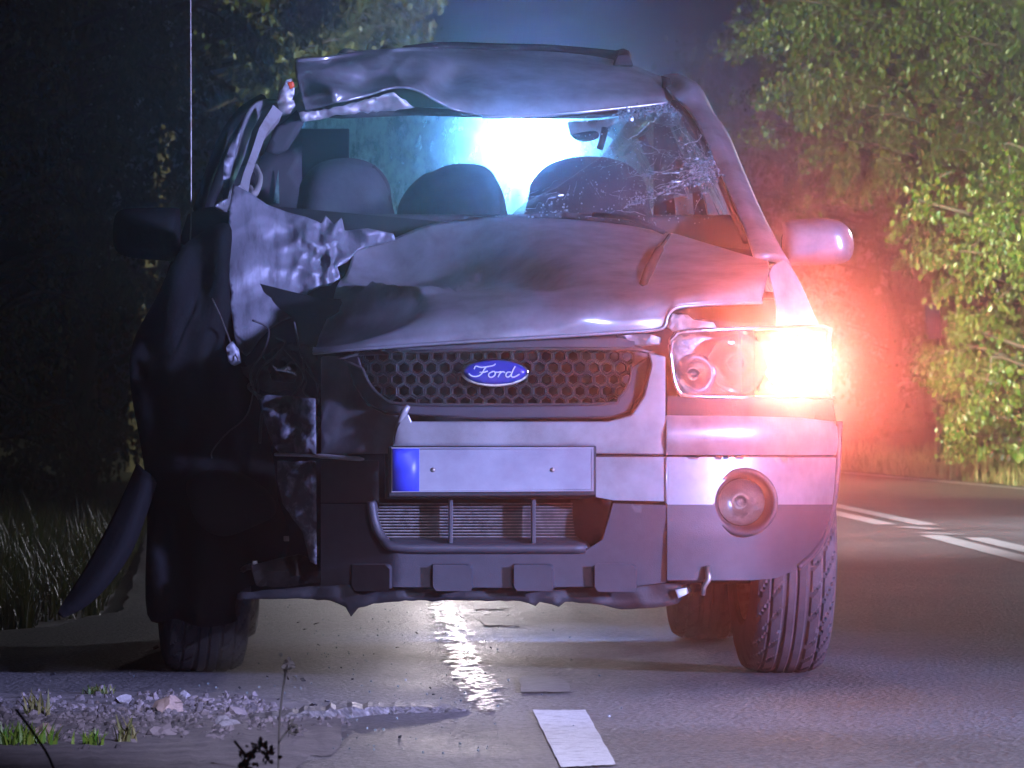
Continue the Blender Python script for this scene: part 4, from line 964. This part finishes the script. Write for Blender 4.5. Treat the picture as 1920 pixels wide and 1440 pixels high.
for k in range(34):
    a = random.uniform(0, 6.28); x0, y0 = random.gauss(1328, 8), random.gauss(316, 10); l = random.uniform(20, 150)
    crack([(x0, y0), (x0-abs(math.cos(a))*l, y0+math.sin(a)*l*0.5)], 0.0010, 3)
for k in range(46):
    x0, y0 = random.uniform(1000, 1300), random.uniform(230, 390); a = random.uniform(0, 3.1)
    if x0 < 1150 and y0 < 330: continue
    crack([(x0, y0), (x0+50*math.cos(a), y0+30*math.sin(a))], 0.0008, 3)
joined('cracks', ck, M['crack'], shield, smooth=False)['kind'] = 'stuff'
cb = []
def crumb(x, y, r, Y=None):
    p = W(x, y, (dW(x, y)-0.015) if Y is None else Y); rot = Euler((random.uniform(0, 6), random.uniform(0, 6), random.uniform(0, 6))).to_matrix()
    V, F = box_data((-r, -r, -r*0.7), (r, r, r*0.7)); cb.append(([p+rot @ v for v in V], F))
for k in range(150):
    t = random.random()
    x = 1160+t*105+random.gauss(0, 8); y = 214-t*10+random.gauss(0, 6); crumb(x, y, random.uniform(0.0012, 0.0040))
for k in range(130): crumb(random.gauss(1318, 18), random.gauss(318, 20), random.uniform(0.0012, 0.0036))
for k in range(110):
    t = random.random(); crumb(1345-t*170+random.gauss(0, 6), 322+t*62+random.gauss(0, 6), random.uniform(0.001, 0.0035))
for k in range(70):
    x, y = random.uniform(960, 1070), random.uniform(360, 408)
    if y > 408-(x-955)*0.45: crumb(x, y, random.uniform(0.001, 0.0035))
for k in range(330):
    x, y = random.uniform(1080, 1330), random.uniform(215, 420)
    crumb(x, y, random.uniform(0.0008, 0.0022))
joined('glass_crumbs', cb, M['crack'], shield, smooth=False)['kind'] = 'stuff'
tube('wiper', [W(1245,436,0.90), W(1180,408,0.96), W(1110,402,0.98)], 0.007, M['black'], car, 6)
panel('cowl', [(930,404),(1060,398),(1150,404),(1230,424),(1246,438),(1150,424),(1040,412),(940,410)], 1.06, M['black'], car, 0.05, 16)

# --- left side: dark remains of fender liner, door edge, torn arch cladding
panel('front_door', [(352,402),(372,392),(404,386),(432,396),(432,700),(430,1000),(300,1010),(282,900),(290,600),(316,500),(330,470)], 1.30, M['liner_shade_black'], car, 0.05, 24)  # the door's shade is put into its black colour
tube('door_window_frame', [W(372,392,1.35), W(392,330,1.5), W(420,260,1.75), W(452,212,2.0), W(490,186,2.3)], 0.016, M['black'], car, 8, n=4)
pillow('fender_liner', [(250,640),(292,560),(320,500),(356,450),(430,420),(430,520),(440,640),(470,700),(486,760),(512,860),(522,940),(545,1000),(520,1070),(450,1110),(442,1150),(440,1166),(380,1176),(330,1160),(276,1152),(276,960),(268,860),(244,720)], 0.66, 0.05, M['liner_shade_black'], car, 0.05, 16, 60, fn=lambda x, y: 0.05*nz((x*0.02, y*0.006, 3), 1.0)+0.02*ridged(x, y*0.4, 0.02, 3.0))
pillow('washer_tank', [(352,900),(400,880),(460,890),(510,930),(515,965),(470,990),(420,1006),(380,990),(356,950)], 0.60, 0.03, mat('grey_tank', (0.020, 0.021, 0.021), 0.8, spec=0.2), car, 0.05, 10, 40)
sheet('arch_cladding', [[(262,872,0.60),(278,890,0.56),(286,905,0.60)], [(236,930,0.56),(258,950,0.52),(268,962,0.56)], [(204,994,0.52),(230,1020,0.48),(240,1032,0.52)], [(168,1060,0.50),(190,1082,0.47),(200,1090,0.50)], [(136,1112,0.50),(150,1126,0.48),(158,1130,0.50)], [(110,1150,0.50),(114,1152,0.50),(118,1151,0.50)]], M['liner_shade_black'], car, 5, 5, 0.012)
tube('loose_wire', [W(398,560,0.60), W(412,590,0.55), W(426,626,0.50), W(440,662,0.42), W(448,676,0.40)], 0.0022, M['steel'], car, 5, n=3)
panel('broken_headlamp', [(494,668),(520,652),(556,660),(566,690),(552,718),(510,716)], 0.52, M['black'], car, 0.05, 8, fn=crumple(0.03, 0.03, 0.06, 61))
panel('reflector_shard', [(508,682),(522,690),(540,684),(554,694),(556,704),(536,698),(518,696)], 0.50, M['reflector'], car, 0.004, 6, bevel=0, fn=crumple(0.02, 0.05, 0.08, 62))
tube('brake_hose', [W(440,1080,0.7), W(470,1062,0.6), W(510,1078,0.55), W(540,1075,0.5), W(533,1050,0.5)], 0.008, M['steel'], car, 6, n=4)
for x, y in ((478,1056),(482,1080),(537,1010)): box('bolt', W(x-5, y+5, 0.56), W(x+5, y-5, 0.58), M['steel'], car, 0.002)
for k in range(9):
    x0, y0 = random.uniform(440, 580), random.uniform(600, 740); pts = [(x0, y0)]
    for _ in range(4): pts.append((pts[-1][0]+random.uniform(-40, 40), pts[-1][1]+random.uniform(5, 60)))
    tube('wire', [W(x, y, 0.50+random.uniform(-0.05, 0.05)) for x, y in pts], random.choice((0.002, 0.003, 0.005)), M['plastic'], car, 6, n=5)
panel('inner_wing_plate', [(452,690),(500,668),(520,640),(588,648),(596,672),(560,730),(500,736),(470,720)], 0.60, M['steel_dark'], car, 0.006, 8, bevel=0, fn=crumple(0.05, 0.02, 0.05, 71))
panel('bent_crossmember', [(470,1060),(560,1040),(600,1050),(602,1090),(540,1100),(480,1098)], 0.40, M['steel_dark'], car, 0.03, 10, fn=crumple(0.03, 0.02, 0.05, 73))
# radio aerial on the left fender
tube('aerial', [W(356,470,0.95), W(358,395,0.95), W(358,200,0.96), W(357,-120,0.97)], [0.0022]*4+[0.0018]*4+[0.0016]*4+[0.001], M['steel'], car, 6, n=4)

# --- body sides, only seen from beside the photograph's camera
def side(name, poly, xsign, m, parent):
    vo, fs, loops = plane_tris(poly, 0.12)
    sx = CX+xsign*0.895
    def X(y, z): return sx-xsign*(0.10*max(0, z-0.75)**1.5*2+0.08*max(0, 0.5-z)+0.05*max(0, y-3.4)**2)
    V = [Vector((X(v.x, v.y), v.x, v.y)) for v in vo]; F = []
    for f in fs:
        a, b, c = f
        n_ = (V[b]-V[a]).cross(V[c]-V[a]); F.append(f if n_.x*xsign > 0 else (a, c, b))
    o = from_mesh(name, V, F, m, parent); mods(o, solid=0.02, bevel=0.004); return o
def arch(cy, r, a0, a1, n=10): return [(cy+r*math.cos(a0+(a1-a0)*k/n), 0.36+r*math.sin(a0+(a1-a0)*k/n)) for k in range(n+1)]
for sgn in (-1, 1):
    if sgn > 0:
        side('wing', [(0.55, 0.60)]+arch(0.86, 0.40, math.pi*0.88, 0.0)+[(1.28, 0.32), (1.34, 0.32), (1.34, 1.02), (0.55, 0.95)], sgn, M['paint'], car)
        dr = side('front_side_door', [(1.36, 0.34), (2.36, 0.34), (2.36, 1.06), (1.36, 1.03)], sgn, M['paint'], car)
        box('handle', (CX+sgn*0.90-0.02, 2.14, 0.90), (CX+sgn*0.90+0.02, 2.28, 0.94), M['plastic'], dr, 0.008)
    else:
        side('crumpled_side_door', [(1.36, 0.34), (2.36, 0.34), (2.36, 1.06), (1.36, 1.03)], sgn, M['paint'], car)
    dr = side('rear_side_door', [(2.38, 0.34), (3.04, 0.34)]+arch(3.48, 0.40, math.pi*0.98, math.pi*0.62)+[(3.3, 1.08), (2.38, 1.065)], sgn, M['paint'], car)
    side('quarter_panel', arch(3.48, 0.40, math.pi*0.60, 0.0)+[(3.90, 0.34), (4.24, 0.40), (4.24, 1.10), (3.33, 1.085)], sgn, M['paint'], car)
    x = CX+sgn*0.86
    for (y0, y1) in ((2.36, 2.50), (3.25, 3.4)):
        tube('side_pillar', [(x, y0, 1.05), (x-sgn*0.24, y1, 1.60)], 0.035, M['black'], car, 8)
    vs_ = [(x, 1.30, 1.05), (x, 4.05, 1.10), (x-sgn*0.25, 4.0, 1.58), (x-sgn*0.25, 2.05, 1.60)]
    if sgn > 0: from_mesh('side_glass', [Vector(v) for v in vs_], [(0, 1, 2, 3)], M['rear_glass'], car)
    tube('cant_rail', [(x-sgn*0.26, 2.1, 1.58), (x-sgn*0.27, 2.8, 1.62), (x-sgn*0.27, 4.15, 1.58)], 0.035, M['paint'], car, 8, n=3)

# --- wheels
def tyre_mesh(rad=0.352, wid=0.222):
    prof = []; hw = wid/2
    for k in range(37):
        u = -1+2*k/36; prof.append((u*hw*0.93, rad-0.020*abs(u)**4.0))
    sidep = [(hw*1.0, rad-0.045), (hw*1.04, rad-0.09), (hw*0.98, rad-0.13), (hw*0.80, rad-0.145)]
    full = [(-a, b) for a, b in sidep[::-1]]+prof+sidep
    seg = 324; V = []; F = []; n = len(full)
    for i in range(seg):
        a = 2*math.pi*i/seg
        for j, (x, r) in enumerate(full):
            if 4 <= j < 41:
                u = x/(hw*0.93); g = 0
                if abs(abs(u)-0.30) < 0.045 or abs(abs(u)-0.68) < 0.04 or abs(u) < 0.02: g = 1
                ph = (i+ (22*u*u)*(1 if u > 0 else -1)) % 11
                if ph < 1.6 and abs(u) > 0.32: g = 1
                if g: r -= 0.0065
            V.append(Vector((x, r*math.cos(a), r*math.sin(a))))
    for i in range(seg):
        for j in range(n-1): F.append((i*n+j, i*n+j+1, ((i+1) % seg)*n+j+1, ((i+1) % seg)*n+j))
    me = bpy.data.meshes.new('tyre'); me.from_pydata([tuple(v) for v in V], [], F); me.update(); return me
tm = tyre_mesh(); tm.polygons.foreach_set('use_smooth', [True]*len(tm.polygons)); tm.set_sharp_from_angle(angle=R(25)); tm.materials.append(M['rubber'])
def wheel(cx, cy, steer, sgn):
    rt = empty('wheel', (cx, cy, 0.349)); wl_ = rt.location.copy()
    rt.parent = car; rt.matrix_parent_inverse = Matrix.Translation(-world_off(car))
    rt.rotation_euler.z = R(steer)
    t = bpy.data.objects.new('tyre', tm); COL.objects.link(t); t.parent = rt; t.rotation_euler.x = random.uniform(0, 6)
    rim = lathe('rim', [(0.205, -0.10*sgn), (0.19, -0.06*sgn), (0.185, 0.05*sgn), (0.16, 0.085*sgn), (0.07, 0.07*sgn), (0.0005, 0.075*sgn)], (0, 0, 0), 'X', M['steel'], None, 36)
    rim.parent = rt
    return rt
tr = 0.77
wheel(W(1464, 1200, 0.86).x, 0.86, 2.5, 1)
wheel(W(374, 1200, 1.0).x+0.01, 1.02, 4, -1)
wheel(W(1464, 1200, 0.86).x, 3.48, 0, 1); wheel(CX-tr+0.06, 3.48, 0, -1)
box('rear_axle', (CX-0.6, 3.40, 0.30), (CX+0.6, 3.56, 0.42), M['bay_black'], car, 0.02)

# ---- floodlight on a tripod behind the wreck, seen glaring through the rear window
FL = W(985, 272, 12.0)
fl = empty('floodlight', (FL.x, 12.0, 0.0)); tag(fl, 'glaring white floodlight shining through the cabin from behind the car', 'floodlight')
s_ = PXS(12.0)
hd = box('lamp_head', (FL.x-0.24, 12.0, FL.z-0.20), (FL.x+0.24, 12.10, FL.z+0.17), M['black'], fl, 0.01)
panel('lamp_panel', [(912,262),(930,232),(975,216),(1020,222),(1055,246),(1060,290),(1030,325),(985,345),(940,325),(915,296)], 11.985, M['bulb'], hd, 0.01, 16, bevel=0, so=True)
tube('mast', [(FL.x, 12.06, 1.0), (FL.x, 12.06, FL.z-0.12)], 0.02, M['steel'], fl)
for k in range(3):
    a = k*2.094+0.5
    tube('leg', [(FL.x, 12.06, 1.05), (FL.x+0.5*math.cos(a), 12.06+0.5*math.sin(a), 0.0)], 0.014, M['steel'], fl)
sl = bpy.data.lights.new('floodlight_beam', 'SPOT'); sl.energy = 520; sl.color = (0.16, 0.28, 1.0); sl.spot_size = R(32); sl.spot_blend = 0.6; sl.shadow_soft_size = 0.15
so_ = bpy.data.objects.new('floodlight_beam', sl); COL.objects.link(so_); so_.location = (FL.x, 11.8, FL.z); so_.rotation_euler = (math.pi/2, 0, math.pi); so_['kind'] = 'helper'

spot('floodlight_core', (FL.x, 11.8, FL.z), (0.05, -16.0, 0.75), 650, (0.45, 0.68, 1.0), 1.7, 1.0, 0.10)

# ---- damp night air
hz = from_mesh('haze', *box_data((-45, -20, -1.4), (60, 190, 13)), None)
hz.data.materials.clear()
hm = bpy.data.materials.new('damp_air'); hm.use_nodes = True; t = hm.node_tree; t.nodes.clear()
out = t.nodes.new('ShaderNodeOutputMaterial'); vol = t.nodes.new('ShaderNodeVolumePrincipled')
vol.inputs['Color'].default_value = (0.85, 0.88, 0.95, 1); vol.inputs['Density'].default_value = 0.006; vol.inputs['Anisotropy'].default_value = 0.984
t.links.new(vol.outputs[0], out.inputs['Volume']); hz.data.materials.append(hm)
tag(hz, 'thin damp haze hanging over the road', 'haze', kind='stuff')
